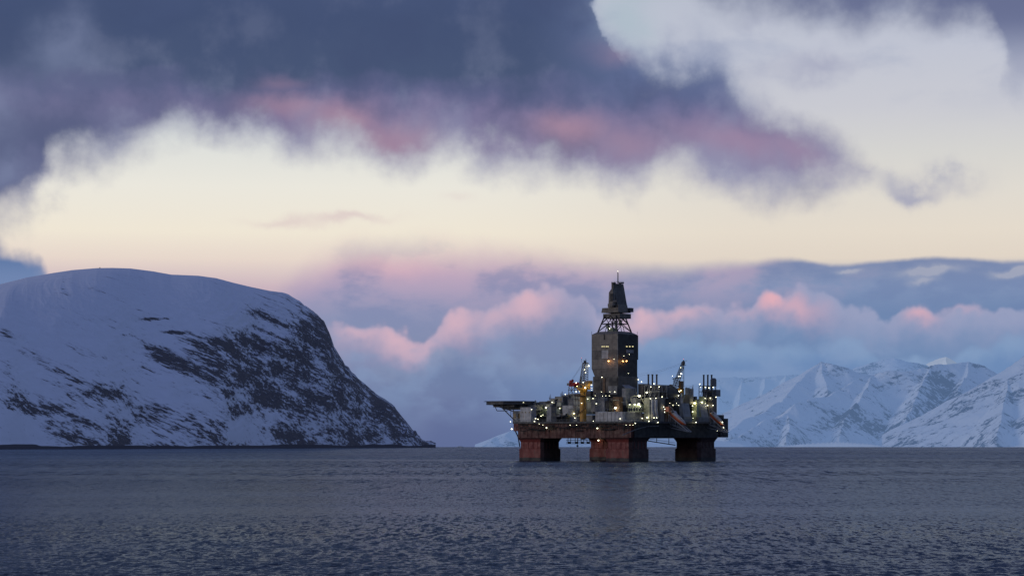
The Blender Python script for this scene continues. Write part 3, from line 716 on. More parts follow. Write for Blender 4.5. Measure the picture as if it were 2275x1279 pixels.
# --- helideck
hd = bpy.data.objects.new('helideck', None); COL.objects.link(hd); hd.parent = rig
hc = L(1134, 891, 6); hr = 15.2
mb = MB(); n = 8
poly = [(hc.x+hr*math.cos(math.pi/8+i*math.pi/4), hc.y+hr*math.sin(math.pi/8+i*math.pi/4), hc.z-.2) for i in range(n)]
mb.prism(poly, (0,0,-1.9)); mb.box((hc.x-6,hc.y-9,hc.z-3.6),(hc.x+10,hc.y+9,hc.z-2.15)); mb.build('landing_deck', M['dark'], hd)
mb = MB(); out_ = [(hc.x+(hr+1.6)*math.cos(math.pi/8+i*math.pi/4), hc.y+(hr+1.6)*math.sin(math.pi/8+i*math.pi/4), hc.z-.1) for i in range(n)]
for i in range(n):
    a, b_ = Vector(out_[i]), Vector(out_[(i+1) % n]); mb.tube(a, b_, .12, 4)
    for k in range(9):
        q_ = a.lerp(b_, k/9); q2 = Vector(poly[i]).lerp(Vector(poly[(i+1) % n]), k/9); mb.tube(q_, q2, .08, 4)
mb.build('safety_net', M['dark'], hd)
mb = MB()
def girder(a, b_, h, nn, r=.16):
    a, b_ = Vector(a), Vector(b_); lo_a, lo_b = a-Vector((0,0,h[0])), b_-Vector((0,0,h[1]))
    mb.tube(a, b_, r); mb.tube(lo_a, lo_b, r)
    for i in range(nn):
        p0 = a.lerp(b_, i/nn); p1 = a.lerp(b_, (i+1)/nn); l0 = lo_a.lerp(lo_b, i/nn); l1 = lo_a.lerp(lo_b, (i+1)/nn)
        mb.tube(p0, l0, r*.7); mb.tube(p0, l1, r*.7) if i % 2 else mb.tube(l0, p1, r*.7)
    mb.tube(b_, lo_b, r*.7)
for dv in (-9, -3, 3, 9):
    e = Vector((CT, ST, 0))    # toward picture right
    w_ = Vector((-ST, CT, 0))
    a = hc+w_*dv-e*11.8*(1-.03*abs(dv))-Vector((0,0,1.2)); b_ = hc+w_*dv+e*2-Vector((0,0,1.2))
    girder(a, b_, (1.0, 5.0), 6)
a = L(1118, 900, 2); mb.path([L(1112,902,-4), L(1146,936,-4)], .32); mb.path([L(1112,902,10), L(1146,936,10)], .3)
mb.path([L(1135,908,-4), L(1135,925,-4)], .2); mb.path([L(1100,903,-4), L(1104,912,-4), L(1128,912,-4)], .22)
mb.build('support_truss', M['mid'], hd)
boxc('understructure', M['dark'], 1120, 1158, 1192, 897.5, 909, -6, hd)
# --- accommodation and deckhouses (left)
mods = []
def mod(name, mat, *a, wins=None, **k):
    o = boxc(name, M[mat], *a, **k); mods.append(o); return o
def windows(o, face, n, z0, z1, mat='pane', w=.8, rows=1, gap=2.4):
    """a line of windows on the near left (q-) or near right (p+) face"""
    bb = [Vector(c) for c in o.bound_box]; x0 = min(c.x for c in bb); x1 = max(c.x for c in bb); y0 = min(c.y for c in bb); y1 = max(c.y for c in bb); zz0 = min(c.z for c in bb)
    for r_ in range(rows):
        for i in range(n):
            t_ = (i+.5)/n; za, zb = zz0+z0+r_*gap, zz0+z1+r_*gap
            if face == 'q': c = x0+(x1-x0)*t_; MB().box((c-w/2, y0-.06, za), (c+w/2, y0+.02, zb)).build('window', M[mat], o)
            else: c = y0+(y1-y0)*t_; MB().box((x1-.02, c-w/2, za), (x1+.06, c+w/2, zb)).build('window', M[mat], o)
acc = mod('deckhouse', 'grey', 1139, 1157.5, 1162, 912, 937, -4); windows(acc, 'q', 2, 2.2, 5.2, w=1.6)
a2 = mod('deckhouse', 'white', 1156, 1180, 1192, 904, 937.5, -14); windows(a2, 'q', 3, 5.5, 6.4, w=.7)
a2b = mod('deckhouse', 'mid', 1158, 1190, 1204, 899, 912, -6)
a3 = mod('deckhouse', 'green', 1180, 1197, 1208, 899, 937, -2); windows(a3, 'q', 2, 3, 4, rows=2)
a4 = mod('deckhouse', 'mid', 1192, 1228, 1252, 896, 912, -4); windows(a4, 'q', 6, 1.6, 2.5, w=.8)
a5 = mod('deckhouse', 'green', 1203, 1244, 1252, 908, 919, -9); 
mod('deckhouse', 'cream', 1200, 1246, 1254, 919.5, 925, -8)
mod('deckhouse', 'grey', 1222, 1232, 1240, 887, 897, 2); mod('deckhouse', 'mid', 1198, 1212, 1222, 891, 897, 4)
b1 = mod('deckhouse', 'mid', 1233, 1250, 1264, 880, 909, 0); windows(b1, 'q', 2, 4.4, 6.6, w=1.6)
mod('deckhouse', 'cream', 1238, 1247, 1253, 893, 902, -6)
b2 = mod('deckhouse', 'white', 1250, 1274, 1280, 900, 927, -16)
b3 = mod('deckhouse', 'cream', 1276, 1290, 1299, 881, 921, -8); windows(b3, 'q', 2, 1.8, 2.8, rows=3, gap=3.2)
b4 = mod('deckhouse', 'mid', 1262, 1276, 1284, 884, 902, -2)
mod('deckhouse', 'grey', 1266, 1282, 1290, 925, 936, -20)
mod('deckhouse', 'cream', 1300, 1318, 1330, 893, 920, -10)
mod('deckhouse', 'mid', 1303, 1316, 1326, 921, 936, -26)
mod('deckhouse', 'dark', 1192, 1214, 1232, 893, 937, 6); mod('deckhouse', 'mid', 1216, 1240, 1254, 889, 937, 8); mod('deckhouse', 'grey', 1224, 1238, 1246, 884, 893, 6)
mod('deckhouse', 'mid', 1248, 1262, 1276, 877, 915, 2); mod('deckhouse', 'cream', 1262, 1282, 1296, 874, 900, 0); mod('deckhouse', 'dark', 1290, 1312, 1326, 868, 905, -4); mod('deckhouse', 'green', 1300, 1312, 1320, 880, 893, -16)
mod('deckhouse', 'mid', 1165, 1186, 1196, 893, 905, 0)
# dark louvred screen
mb = MB(); c0 = L(1202, 938, -18); c1 = L(1264, 924, -18)
boxc('', None, 1202, 1258, 1264, 925, 938, -20, mb=mb)
for i in range(22):
    px = 1203+i*2.5; v = onQ(px, 938, L(1258,938,-20).y-.3); mb.box((v.x-.12, v.y-.1, v.z), (v.x+.12, v.y, v.z+3.5))
mb.build('louvre_screen', M['black'], rig)
# --- central modules
w1 = mod('mud_module', 'white', 1324.5, 1383, 1431, 914, 938, -45); 
wv = MB(); v = L(1383, 926, -45); MB().box((v.x+.02, v.y+3, 24.0), (v.x+.25, v.y+17, 28.2)).build('door_panel', M['grey'], w1)
mb = MB()
for k in range(1, 7):
    px = 1324.5+k*8.4; u_ = onQ(px, 938, v.y-.05); mb.box((u_.x-.06, v.y-.12, u_.z+.3), (u_.x+.06, v.y-.0, u_.z+6.0))
mb.build('seam', M['mid'], w1)
g1 = mod('mud_module', 'grey', 1314, 1343, 1350, 882, 914, -30)
g2 = mod('mud_module', 'clad_dark', 1343, 1361, 1372, 884, 914, -29.5); MB().box(L(1345,911,-30), L(1358,890,-30)+Vector((0,.3,0))).build('door', M['black'], g2)
mod('mud_module', 'brown', 1362, 1376, 1384, 881, 914, -32)
sub = mod('substructure', 'clad_dark', 1319, 1373, 1420, 835, 884, -15.2)
MB().box((onQ(1322.5,868,0).x, 0, 0), (onQ(1322.5,868,0).x+.1, .1, .1))
yq = L(1373, 850, -15.2).y
d0, d1 = onQ(1323, 866, yq), onQ(1337, 843, yq); MB().box((d0.x, yq-.25, d0.z), (d1.x, yq-.02, d1.z)).build('door', M['clad_shade'], sub)
d0, d1 = onQ(1340, 872, yq), onQ(1345, 840, yq); MB().box((d0.x, yq-.4, d0.z), (d1.x, yq-.02, d1.z)).build('ladder_cage', M['brown'], sub)
d0, d1 = onQ(1354, 856, yq), onQ(1372, 838, yq); MB().box((d0.x, yq-.2, d0.z), (d1.x, yq-.02, d1.z)).build('cladding_panel', M['clad_shade'], sub)
d0, d1 = onQ(1352, 876, yq), onQ(1372, 857, yq); MB().box((d0.x, yq-.5, d0.z), (d1.x, yq-.02, d1.z)).build('cladding_panel', M['mid'], sub)
mod('substructure', 'clad_shade', 1318, 1344, 1356, 872, 883, -20)
mod('mud_module', 'dark', 1376, 1392, 1440, 880, 915, -22); mod('mud_module', 'clad_dark', 1418, 1428, 1446, 852, 884, -12)
# pipe-handling house with pitched roof
mb = MB(); boxc('', None, 1382, 1390, 1416, 862, 899, -30, mb=mb)
h0 = L(1390, 862, -30); wq = 26*(YC-30)/F/ST; wp = 8*(YC-30)/F/CT+4
mb.prism([(h0.x+.2, h0.y-.2, h0.z), (h0.x+.2, h0.y+wq+.3, h0.z), (h0.x-wp*.45, h0.y+wq*.72, h0.z+1.9), (h0.x-wp*.45, h0.y+wq*.1, h0.z+1.9)], (-.5,0,.2))
ph = mb.build('pipe_handling_house', M['grey'], rig)
mb = MB()
for k in range(1, 5): mb.box((h0.x, h0.y+wq*k/5-.08, h0.z-8.5), (h0.x+.12, h0.y+wq*k/5+.08, h0.z-.3))
mb.build('wall_rib', M['mid'], ph)
g3 = mod('mud_module', 'grey', 1403, 1412, 1425, 884, 915, -34); mod('mud_module', 'green', 1396, 1420, 1432, 897, 915, -37)
mb = MB()
for px in (1398, 1403, 1409, 1415, 1421, 1427):
    mb.ball(onP(px, 909, L(1431, 909, -45).x if False else 33), .7, .7, 1.0)
mb.build('valve_row', M['dark'], rig)
mb = MB(); mb.path([L(1402,891,-36), L(1401,882,-36), L(1408,879,-36), L(1430,879,-36)], .25); mb.path([L(1424,882,-36), L(1431,896,-36)], .2); mb.build('pipework', M['cream'], rig)
# --- right of centre
mod('silo_module', 'cream', 1431, 1443, 1446, 883, 936, -36)
mb = MB()
for px in (1449, 1457):
    v = L(px, 936, -35); mb.tube(v, (v.x, v.y, L(px, 886, -35).z), 1.0, 10)
    mb.tube((v.x, v.y, v.z+8), (v.x+1.2, v.y, v.z+2), .8, 8)
mb.build('bulk_silo', M['white'], rig, smooth=True)
v = L(1468, 936, -30); MB().tube(v, (v.x, v.y, L(1468, 882, -30).z), 2.1, 14).build('bulk_silo', M['mid'], rig, smooth=False)
mod('silo_module', 'brown', 1441, 1452, 1470, 884, 905, -26)
mod('silo_module', 'dark', 1440, 1462, 1482, 905, 938, -25)
# dark rounded hood behind the exhausts
mb = MB(); pts = []
cx_, ww = 1458, 27
poly = [onQ(1428, 883, 2)]+[onQ(1458-28*math.cos(a), 881-27*math.sin(a), 2) for a in [i*math.pi/12 for i in range(13)]]+[onQ(1488, 883, 2)]
mb.prism(poly, (0, 12, 0)); mb.build('engine_hood', M['black'], rig)
e1 = mod('engine_room', 'grey', 1455, 1468, 1484, 865, 881, -12); mod('engine_room', 'white', 1442, 1448, 1455, 868, 880, -16)
mod('engine_room', 'mid', 1448, 1456, 1470, 866, 881, -14)
def frame(name, px0, px1, py0, py1, q, nx, ny, mat='mid', r=.22, depth=8):
    mb = MB(); A_, B_ = onQ(px0, py1, q), onQ(px1, py0, q)
    for dq in (0, depth):
        for i in range(nx+1):
            x = A_.x+(B_.x-A_.x)*i/nx; mb.tube((x, q+dq, A_.z), (x, q+dq, B_.z), r, 5)
        for j in range(ny+1):
            z = A_.z+(B_.z-A_.z)*j/ny; mb.tube((A_.x, q+dq, z), (B_.x, q+dq, z), r, 5)
        for i in range(nx):
            x = A_.x+(B_.x-A_.x)*i/nx; x2 = A_.x+(B_.x-A_.x)*(i+1)/nx
            mb.tube((x, q+dq, A_.z), (x2, q+dq, B_.z), r*.6, 4)
    for i in range(nx+1):
        x = A_.x+(B_.x-A_.x)*i/nx
        for j in range(ny+1):
            z = A_.z+(B_.z-A_.z)*j/ny; mb.tube((x, q, z), (x, q+depth, z), r*.8, 4)
    for j in range(1, ny+1):
        z = A_.z+(B_.z-A_.z)*j/ny
        if j < ny: mb.box((A_.x, q, z-.15), (B_.x, q+depth, z-.02))
    return mb.build(name, M[mat], rig)
frame('exhaust_frame', 1432, 1464, 855, 884, -14, 3, 2, 'grey')
for px in (1440, 1449, 1458.5):
    v = L(px+.5, 884, -18); z1 = L(px, 831, -18).z
    mb = MB().tube(v, (v.x, v.y, z1), .5, 10); mb.tube((v.x, v.y, z1-.6), (v.x, v.y, z1), .62, 10); mb.tube((v.x, v.y, v.z), (v.x, v.y, v.z+7), .75, 10)
    mb.build('exhaust_stack', M['dark'], rig)
for px in (1563, 1572, 1580.5):
    v = L(px+.5, 884, 26); z1 = L(px, 832, 26).z
    mb = MB().tube(v, (v.x, v.y, z1), .5, 10); mb.tube((v.x, v.y, z1-.6), (v.x, v.y, z1), .62, 10); mb.tube((v.x, v.y, v.z), (v.x, v.y, v.z+7), .75, 10)
    mb.build('exhaust_stack', M['dark'], rig)
# far right block
frame('exhaust_frame', 1553, 1582, 857, 894, 42, 3, 3, 'dark', depth=4)
mod('engine_room', 'mid', 1562, 1571, 1578, 864, 883, 24); mod('engine_room', 'grey', 1563, 1569, 1571, 868, 879, 22)
mod('engine_room', 'dark', 1571, 1582, 1592, 866, 890, 22)
t_ = mod('engine_room', 'mid', 1583, 1590, 1602, 865, 880, 18)
v = L(1585, 858, 24); mb = MB().tube(v, (v.x, v.y, L(1585, 843, 24).z), 1.9, 14); mb.tube((v.x, v.y, L(1585,843,24).z), (v.x, v.y, L(1585,839.5,24).z), 1.9, 14, r2=1.2); mb.build('vent_tank', M['mid'], rig)
mod('engine_room', 'clad_dark', 1572, 1577, 1594.5, 882, 921, 10)
mod('engine_room', 'green', 1553, 1562, 1570, 880, 897, 8)
mod('engine_room', 'clad_shade', 1560, 1575, 1588, 889, 937, 12)
for px, w_, yt in ((1509,4.4,866),(1517,3.2,862),(1527,5,861),(1536,5,863)):
    v = L(px, 896, 4); MB().tube(v, (v.x, v.y, L(px, yt, 4).z), w_*.27, 12).build('storage_tank', M['cream' if px < 1520 else 'grey'], rig)
mod('engine_room', 'mid', 1521, 1533, 1541, 876, 897, 0); mod('engine_room', 'white', 1504, 1512, 1518, 880, 897, -8)
mod('engine_room', 'dark', 1538, 1545, 1549, 880, 890, 6); mod('engine_room', 'green', 1538, 1548, 1560, 888, 937, 2)
mod('engine_room', 'mid', 1480, 1500, 1514, 884, 902, -4); mod('engine_room', 'dark', 1478, 1502, 1520, 900, 937, -14)
mod('engine_room', 'brown', 1473, 1486, 1497, 903, 937, -20)
mod('engine_room', 'mid', 1470, 1500, 1530, 884, 937, 4); mod('engine_room', 'dark', 1520, 1545, 1572, 886, 937, 14)
mod('engine_room', 'grey', 1484, 1492, 1500, 868, 884, 2)
# two leaning wind-wall modules: pale left face, grey right face
def leaner(pa, pb, pc_, pd, yt, yb, lean, dY, lit):
    """left face from pa to pb, right face pb to pc_ ; bottom pushed right by lean px"""
    Y = YC+dY; k = Y/F; nb = L(pb, yb, dY); nt_ = L(pb-lean, yt, dY)
    wp = (pb-pa)*k/CT; wq = (pc_-pb)*k/ST
    mb = MB(); mb._add([(nb.x-wp,nb.y,nb.z),(nb.x,nb.y,nb.z),(nb.x,nb.y+wq,nb.z),(nb.x-wp,nb.y+wq,nb.z),
                        (nt_.x-wp+lean*k/CT*.6,nt_.y,nt_.z),(nt_.x,nt_.y,nt_.z),(nt_.x,nt_.y+wq,nt_.z),(nt_.x-wp+lean*k/CT*.6,nt_.y+wq,nt_.z)],
                       [(3,2,1,0),(4,5,6,7),(0,1,5,4),(2,3,7,6),(3,0,4,7)], 0)
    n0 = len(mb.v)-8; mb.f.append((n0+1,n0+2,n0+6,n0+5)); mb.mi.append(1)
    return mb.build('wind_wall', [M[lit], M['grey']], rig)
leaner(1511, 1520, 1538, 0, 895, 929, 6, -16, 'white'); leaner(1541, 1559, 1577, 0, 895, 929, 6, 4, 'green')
mod('engine_room', 'mid', 1513, 1519, 1540, 925, 938, -17); mod('engine_room', 'mid', 1547, 1552, 1578, 926, 938, 1)
# right-hand overhanging platform
mod('overhang_platform', 'black', 1592, 1600, 1620, 929, 971, 12)
mod('overhang_platform', 'clad_shade', 1588, 1596, 1610, 921, 932, 14)
mb = MB()
for k in range(26):
    a = L(1590+random.random()*26, 950+random.random()*17, 10.5); mb.tube(a, a+Vector((random.uniform(-2.5,2.5), random.uniform(-.3,.3), random.uniform(-1,1.6))), .16, 4)
mb.build('pipework', M['grey'], rig); 
mb = MB(); mb.tube(L(1600,918,12), L(1624,918,12), .06, 4); mb.tube(L(1606,930,12), L(1606,918,12), .1, 4); mb.build('antenna', M['dark'], rig)
# --- derrick
der = bpy.data.objects.new('derrick', None); COL.objects.link(der); der.parent = rig
DD = -14.0
nearc = L(1373, 740, DD); k = (YC+DD)/F
Wp = 57*k/CT; Wq = 46*k/ST; X1, Y0_ = nearc.x, nearc.y; X0, Y1_ = X1-Wp, Y0_+Wq
Zp = lambda y: L(1373, y, DD).z
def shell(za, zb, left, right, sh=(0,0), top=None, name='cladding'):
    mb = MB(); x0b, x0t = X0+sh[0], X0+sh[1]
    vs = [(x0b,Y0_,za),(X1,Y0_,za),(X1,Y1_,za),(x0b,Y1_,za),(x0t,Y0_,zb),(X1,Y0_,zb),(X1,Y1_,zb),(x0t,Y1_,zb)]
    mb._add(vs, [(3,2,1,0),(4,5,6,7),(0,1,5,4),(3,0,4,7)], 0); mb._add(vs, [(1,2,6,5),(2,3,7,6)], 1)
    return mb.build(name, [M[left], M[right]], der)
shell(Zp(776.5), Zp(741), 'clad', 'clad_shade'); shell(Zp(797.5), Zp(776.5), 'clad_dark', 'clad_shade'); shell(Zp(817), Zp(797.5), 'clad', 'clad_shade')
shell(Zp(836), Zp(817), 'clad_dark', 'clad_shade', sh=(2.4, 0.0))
MB().box((X1-4, Y1_, Zp(796.5)), (X1-.2, Y1_+1.2, Zp(742))).build('stair_tower', M['clad_shade'], der)
mb = MB(); ins = 2.8
mb.box((X0,Y0_,Zp(741)), (X1,Y1_,Zp(734.5)), top=(X0+ins, Y0_+ins, X1-ins*1.0, Y1_-ins)); mb.build('roof', M['clad'], der)
def plaque(y0, y1, px0, px1, face, mat, th=.25, name='cladding_panel'):
    if face == 'q':
        a, b_ = onQ(px0, y1, Y0_), onQ(px1, y0, Y0_); return MB().box((a.x, Y0_-th, a.z), (b_.x, Y0_-.02, b_.z)).build(name, M[mat], der)
    a, b_ = onP(px0, y1, X1), onP(px1, y0, X1); return MB().box((X1+.02, a.y, a.z), (X1+th, b_.y, b_.z)).build(name, M[mat], der)
plaque(777.5, 796.5, 1337, 1352, 'q', 'panelw'); plaque(777, 783.5, 1390.5, 1407, 'p', 'grey')
plaque(742, 754, 1342, 1343.6, 'q', 'black', name='ladder'); plaque(835, 836.5, 1322, 1372, 'q', 'mid', .5, name='cornice')
plaque(815.8, 817, 1317, 1373, 'q', 'panelw', .12, name='cornice')
for px in (1325, 1331): plaque(790, 782, px, px+1.2, 'q', 'clad', .12, name='vent')
M['winlit'] = glow('lit_window', (1, .85, .35), 1.1)
for px in (1337.3, 1341.5, 1346.5, 1350.3):
    plaque(768.6, 770.3, px, px+1.7, 'q', 'winlit', .3, 'window')
for px in (1391, 1397.5, 1404.2): plaque(768.6, 770.2, px, px+2.2, 'p', 'winlit', .3, 'window')
for px in (1339, 1347): plaque(770.6, 772, px, px+3, 'q', 'black', .3, 'vent')
for c_ in ((X0,Y0_),(X1,Y0_),(X1,Y1_)): MB().tube((c_[0], c_[1], Zp(741)), (c_[0], c_[1], Zp(733.5)), .1, 5).build('lightning_rod', M['dark'], der)
plaque(741, 836, 1371.9, 1373, 'q', 'mid', .12, name='corner_trim')
# open crown truss
zb, zt = Zp(735.5), Zp(699); ins0, ins1 = 3.0, 6.3
def ringpt(i, f):
    s_ = ins0+(ins1-ins0)*f; xs_ = (X0+s_, X1-s_*.75); ys_ = (Y0_+s_*.75, Y1_-s_); z = zb+(zt-zb)*f
    return Vector([(xs_[0],ys_[0],z),(xs_[1],ys_[0],z),(xs_[1],ys_[1],z),(xs_[0],ys_[1],z)][i % 4])
for i in range(4):
    MB().tube(ringpt(i,0), ringpt(i,1), .42, 6).build('crown_leg', M['black'], der)
mb = MB()
for i in range(4):
    j = i+1; mid_ = (ringpt(i,.5)+ringpt(j,.5))/2
    mb.tube(ringpt(i,.5), ringpt(j,.5), .28, 5); top_ = (ringpt(i,1)+ringpt(j,1))/2; bot_ = (ringpt(i,0)+ringpt(j,0))/2
    mb.tube(ringpt(i,.5), top_, .26, 5); mb.tube(ringpt(j,.5), top_, .26, 5); mb.tube(ringpt(i,0.02), mid_, .22, 5); mb.tube(ringpt(j,0.02), mid_, .22, 5); mb.tube(ringpt(i,1), mid_, .22, 5)
    mb.tube(bot_, mid_, .2, 5)
mb.build('crown_bracing', M['black'], der)
cc = Vector(((X0+X1)/2, (Y0_+Y1_)/2, 0))
mb = MB().box((cc.x-3.4, cc.y-2.5, zb), (cc.x+.5, cc.y+2, zb+2.6)); mb.ball((cc.x-2.5, cc.y-3, zb+3.2), 1.2, 1.2, 1.3); mb.tube((cc.x+3, cc.y-2, zb), (cc.x+1, cc.y-1, zb+7), .5, 6); mb.tube((cc.x+3.5, cc.y+1, zb+5), (cc.x+3.5, cc.y+1, zb+7.5), .9, 8)
mb.build('winch', M['green'], der)
# crown block platforms and hood
def cbox(name, mat, pl, pc, pr, yt, yb, dY, top=None):
    Y = YC+dY; kk = Y/F; c = L(pc, yb, dY); z1 = L(pc, yt, dY).z; wp_ = (pc-pl)*kk/CT; wq_ = (pr-pc)*kk/ST
    mb = MB()
    if top:   # (pl, pc, pr) at the top
        ct_ = L(top[1], yt, dY); tw, tq = (top[1]-top[0])*kk/CT, (top[2]-top[1])*kk/ST
        mb.box((c.x-wp_, c.y, c.z), (c.x, c.y+wq_, z1), top=(ct_.x-tw, ct_.y, ct_.x, ct_.y+tq))
    else: mb.box((c.x-wp_, c.y, c.z), (c.x, c.y+wq_, z1))
    return mb.build(name, M[mat], der)
cbox('crown_platform', 'clad_dark', 1341, 1377, 1403.5, 695.5, 706, -9)
cbox('crown_platform', 'clad', 1337, 1374, 1403, 682.5, 693, -10, top=(1339, 1373, 1401))
cbox('crown_platform', 'clad_shade', 1360, 1399, 1408, 683.5, 692.5, -3)
cbox('crown_hood', 'clad', 1352, 1374, 1396, 676, 683, -8, top=(1352, 1373, 1395))
h = cbox('crown_hood', 'clad_dark', 1359, 1371, 1394.5, 629, 676.5, -7, top=(1358.5, 1362, 1386.5))
cbox('crown_hood', 'clad', 1352, 1363.5, 1368, 649, 678, -8.5, top=(1353, 1362, 1366))
cbox('crown_hood', 'clad', 1353, 1362, 1366, 640, 649, -8.5, top=(1359, 1361, 1365))
cbox('crown_hood', 'clad_dark', 1350.5, 1360, 1364, 674, 681.5, -9.2)
v0, v1 = L(1357, 669, -9.4), L(1363, 652, -9.4); MB().box((v0.x-.2, v0.y-.4, v0.z), (v0.x+1.9, v0.y-.0, v1.z)).build('louvre', M['black'], der)
mb = MB(); mb.path([L(1361,679,-11.5), L(1362,671,-11.5), L(1370,668.5,-11.5)], .7); mb.build('hoist_arm', M['clad'], der)
mb = MB().rail([L(1359,629,-6.5), L(1372,629,-9), L(1386,629,-2)], 1.0, .09, 1.5)
mb.box(L(1360,630,-7)-Vector((.6,0,0)), L(1366,627,-7)+Vector((0,1,0))); mb.box(L(1376,630,-5)-Vector((.6,0,0)), L(1384,627,-5)+Vector((0,1,0))); mb.build('railing', M['dark'], der)
v = L(1372.5, 629, -3); mb = MB().tube(v, (v.x, v.y, L(1372.5, 604, -3).z), .26, 6, r2=.2)
for i in range(9): mb.tube((v.x-.1, v.y, v.z+i*.75), (v.x+.55, v.y, v.z+i*.75), .07, 4)
mb.tube((v.x+.5, v.y, v.z), (v.x+.5, v.y, v.z+6), .07, 4); mb.build('antenna', M['dark'], der)
# --- cranes
def lattice_boom(a, b_, w0, w1, n, mat, parent, r=.16, name='boom'):
    a, b_ = Vector(a), Vector(b_); d = (b_-a).normalized(); u = d.cross(Vector((0,1,0))).normalized(); w = d.cross(u)
    mb = MB(); C = [(1,1),(1,-1),(-1,-1),(-1,1)]
    def P_(i, f): s_ = (w0+(w1-w0)*f)/2; return a.lerp(b_, f)+u*C[i % 4][0]*s_+w*C[i % 4][1]*s_
    for i in range(4):
        mb.tube(P_(i,0), P_(i,1), r, 5)
        for j in range(n):
            mb.tube(P_(i,j/n), P_(i+1,(j+1)/n), r*.7, 4); mb.tube(P_(i,j/n), P_(i+1,j/n), r*.7, 4)
    return mb.build(name, M[mat], parent)
cr = bpy.data.objects.new('crane', None); COL.objects.link(cr); cr.parent = rig; cr['label'] = 'yellow pedestal crane left of the derrick'
v = L(1295.5, 938, -30); z = lambda y: L(1295.5, y, -30).z
mb = MB().tube((v.x,v.y,22), (v.x,v.y,z(868)), 2.0, 16, r2=1.85); mb.tube((v.x,v.y,z(872)), (v.x,v.y,z(864)), 1.9, 16, r2=3.0); mb.tube((v.x,v.y,12.6),(v.x,v.y,22),1.6,12); mb.build('pedestal', M['yellow'], cr, smooth=False)
cab = boxc('crane_house', M['yellow'], 1282, 1302, 1312, 850, 865, -34, cr); boxc('crane_house', M['yellow'], 1300, 1310, 1317, 845, 853, -29, cr); boxc('crane_house', M['brown'], 1276, 1290, 1300, 853, 862, -31, cr)
MB().box(L(1284,861,-36), L(1292,855,-36)+Vector((0,.5,0))).build('cab_window', M['pane'], cab)
mb = MB(); boxc('', None, 1264, 1274, 1279, 849, 858, -32, mb=mb); boxc('', None, 1275, 1282, 1286, 851, 858, -32, mb=mb); mb.ball(L(1268,848,-33), 1.0, 1.0, 1.1); mb.ball(L(1272,845.5,-32), .8, .8, .9); mb.tube(L(1264,856,-33), L(1286,850,-33), .5, 6); mb.build('winch', M['redpart'], cr)
boxc('counterweight', M['mid'], 1259.5, 1265, 1267, 850.5, 856, -31, cr)
lattice_boom(L(1296.5,852,-34), L(1300.5,806,-38), 3.6, 2.2, 9, 'grey', cr, .2)
mb = MB(); boxc('', None, 1294, 1300, 1308, 805, 807.5, -39, mb=mb); mb.tube(L(1298,806,-38), L(1298,800,-38), .35); mb.tube(L(1302,806,-38), L(1301.5,797,-38), .2); mb.tube(L(1292.5,805,-38), L(1292,795,-38), .08, 4); boxc('', None, 1297, 1300, 1303, 801, 805, -38, mb=mb); mb.build('boom_head', M['dark'], cr)
mb = MB(); 
for s_ in (0, 2.2): mb.tube(L(1294+s_,807,-37), L(1266+s_,849,-32), .045, 4)
mb.tube(L(1291,835,-34), L(1290,852,-34), .5, 6); mb.build('stay_cable', M['dark'], cr)
mb = MB().box(L(1278,881,-33), L(1322,877,-30)+Vector((0,4,0))) if False else MB()
vv_ = Vector((v.x, v.y, z(880))); mb.tube(vv_, vv_+Vector((0,0,.5)), 4.6, 12); mb.rail([vv_+Vector((4.5*math.cos(a),4.5*math.sin(a),.5)) for a in [i*math.pi/5 for i in range(11)]], 1.1, .07, 2); mb.path([vv_+Vector((2,-2,-3)), vv_+Vector((4,-3,-7)), vv_+Vector((-3,-2.4,-11))], .25); mb.build('access_platform', M['brown'], cr)
mb = MB()
for (x0_, x1_) in ((1264,1262),(1270,1272),(1276,1279),(1283,1285)): mb.tube(L(x0_,858,-28), L(x1_,902,-27), .22, 5)
for y_ in (866, 876, 886): mb.tube(L(1262,y_,-28), L(1286,y_,-28), .18, 5)
mb.tube(L(1262,876,-28), L(1276,860,-28), .15, 4); mb.tube(L(1264,860,-28), L(1278,880,-28), .15, 4); mb.box(L(1256,877,-28), L(1290,876,-28)+Vector((0,2,0))); mb.build('boom_rest', M['grey'], rig)
c2 = bpy.data.objects.new('crane', None); COL.objects.link(c2); c2.parent = rig; c2['label'] = 'yellow crane between the two groups of exhaust stacks'
v = L(1503, 900, 2); mb = MB().tube((v.x,v.y,23), (v.x,v.y,L(1503,866,2).z), 2.3, 16); mb.build('pedestal', M['yellow'], c2)
boxc('crane_house', M['yellow'], 1485, 1495, 1500, 858, 868, -2, c2); boxc('crane_house', M['yellow'], 1492, 1507, 1519, 862, 872, -1, c2); boxc('crane_house', M['brown'], 1508, 1513, 1519, 846, 864, 0, c2); mb = MB().ball(L(1490,857,-2), 1.4, 1.4, 1.0); mb.build('winch', M['brown'], c2)
lattice_boom(L(1499,862,-2), L(1518.5,804,-6), 2.6, 1.3, 10, 'dark', c2, .17)
mb = MB(); mb.tube(L(1519.3,802,-5), L(1519.3,860,-2), .16, 5); mb.tube(L(1505,840,-4), L(1519,840,-4), .12, 4); mb.tube(L(1506,836,-4), L(1519,836,-4), .12, 4); mb.tube(L(1494,841,-4), L(1508,839,-4), .3, 5); mb.tube(L(1497,840,-3), L(1497,848,-3), .2, 5)
mb.build('gantry', M['dark'], c2)
mb = MB(); mb.tube(L(1517,801,-6), L(1526.5,801,-6), .13, 4); mb.tube(L(1518,811,-6), L(1524.5,811,-6), .2, 4); mb.ball(L(1518.5,806,-6), 1.0, 1.0, 1.4); mb.tube(L(1518.5,804,-6), L(1518.5,798,-6), .12, 4); mb.build('boom_head', M['dark'], c2)
mb = MB()
for s_ in (0, 2.5): mb.path([L(1517,805+s_,-6), L(1480,818+s_*1.2,-10), L(1450,826+s_*1.4,-12), L(1418,831+s_*1.6,-12)], .035, 4)
mb.build('stay_cable', M['dark'], c2)
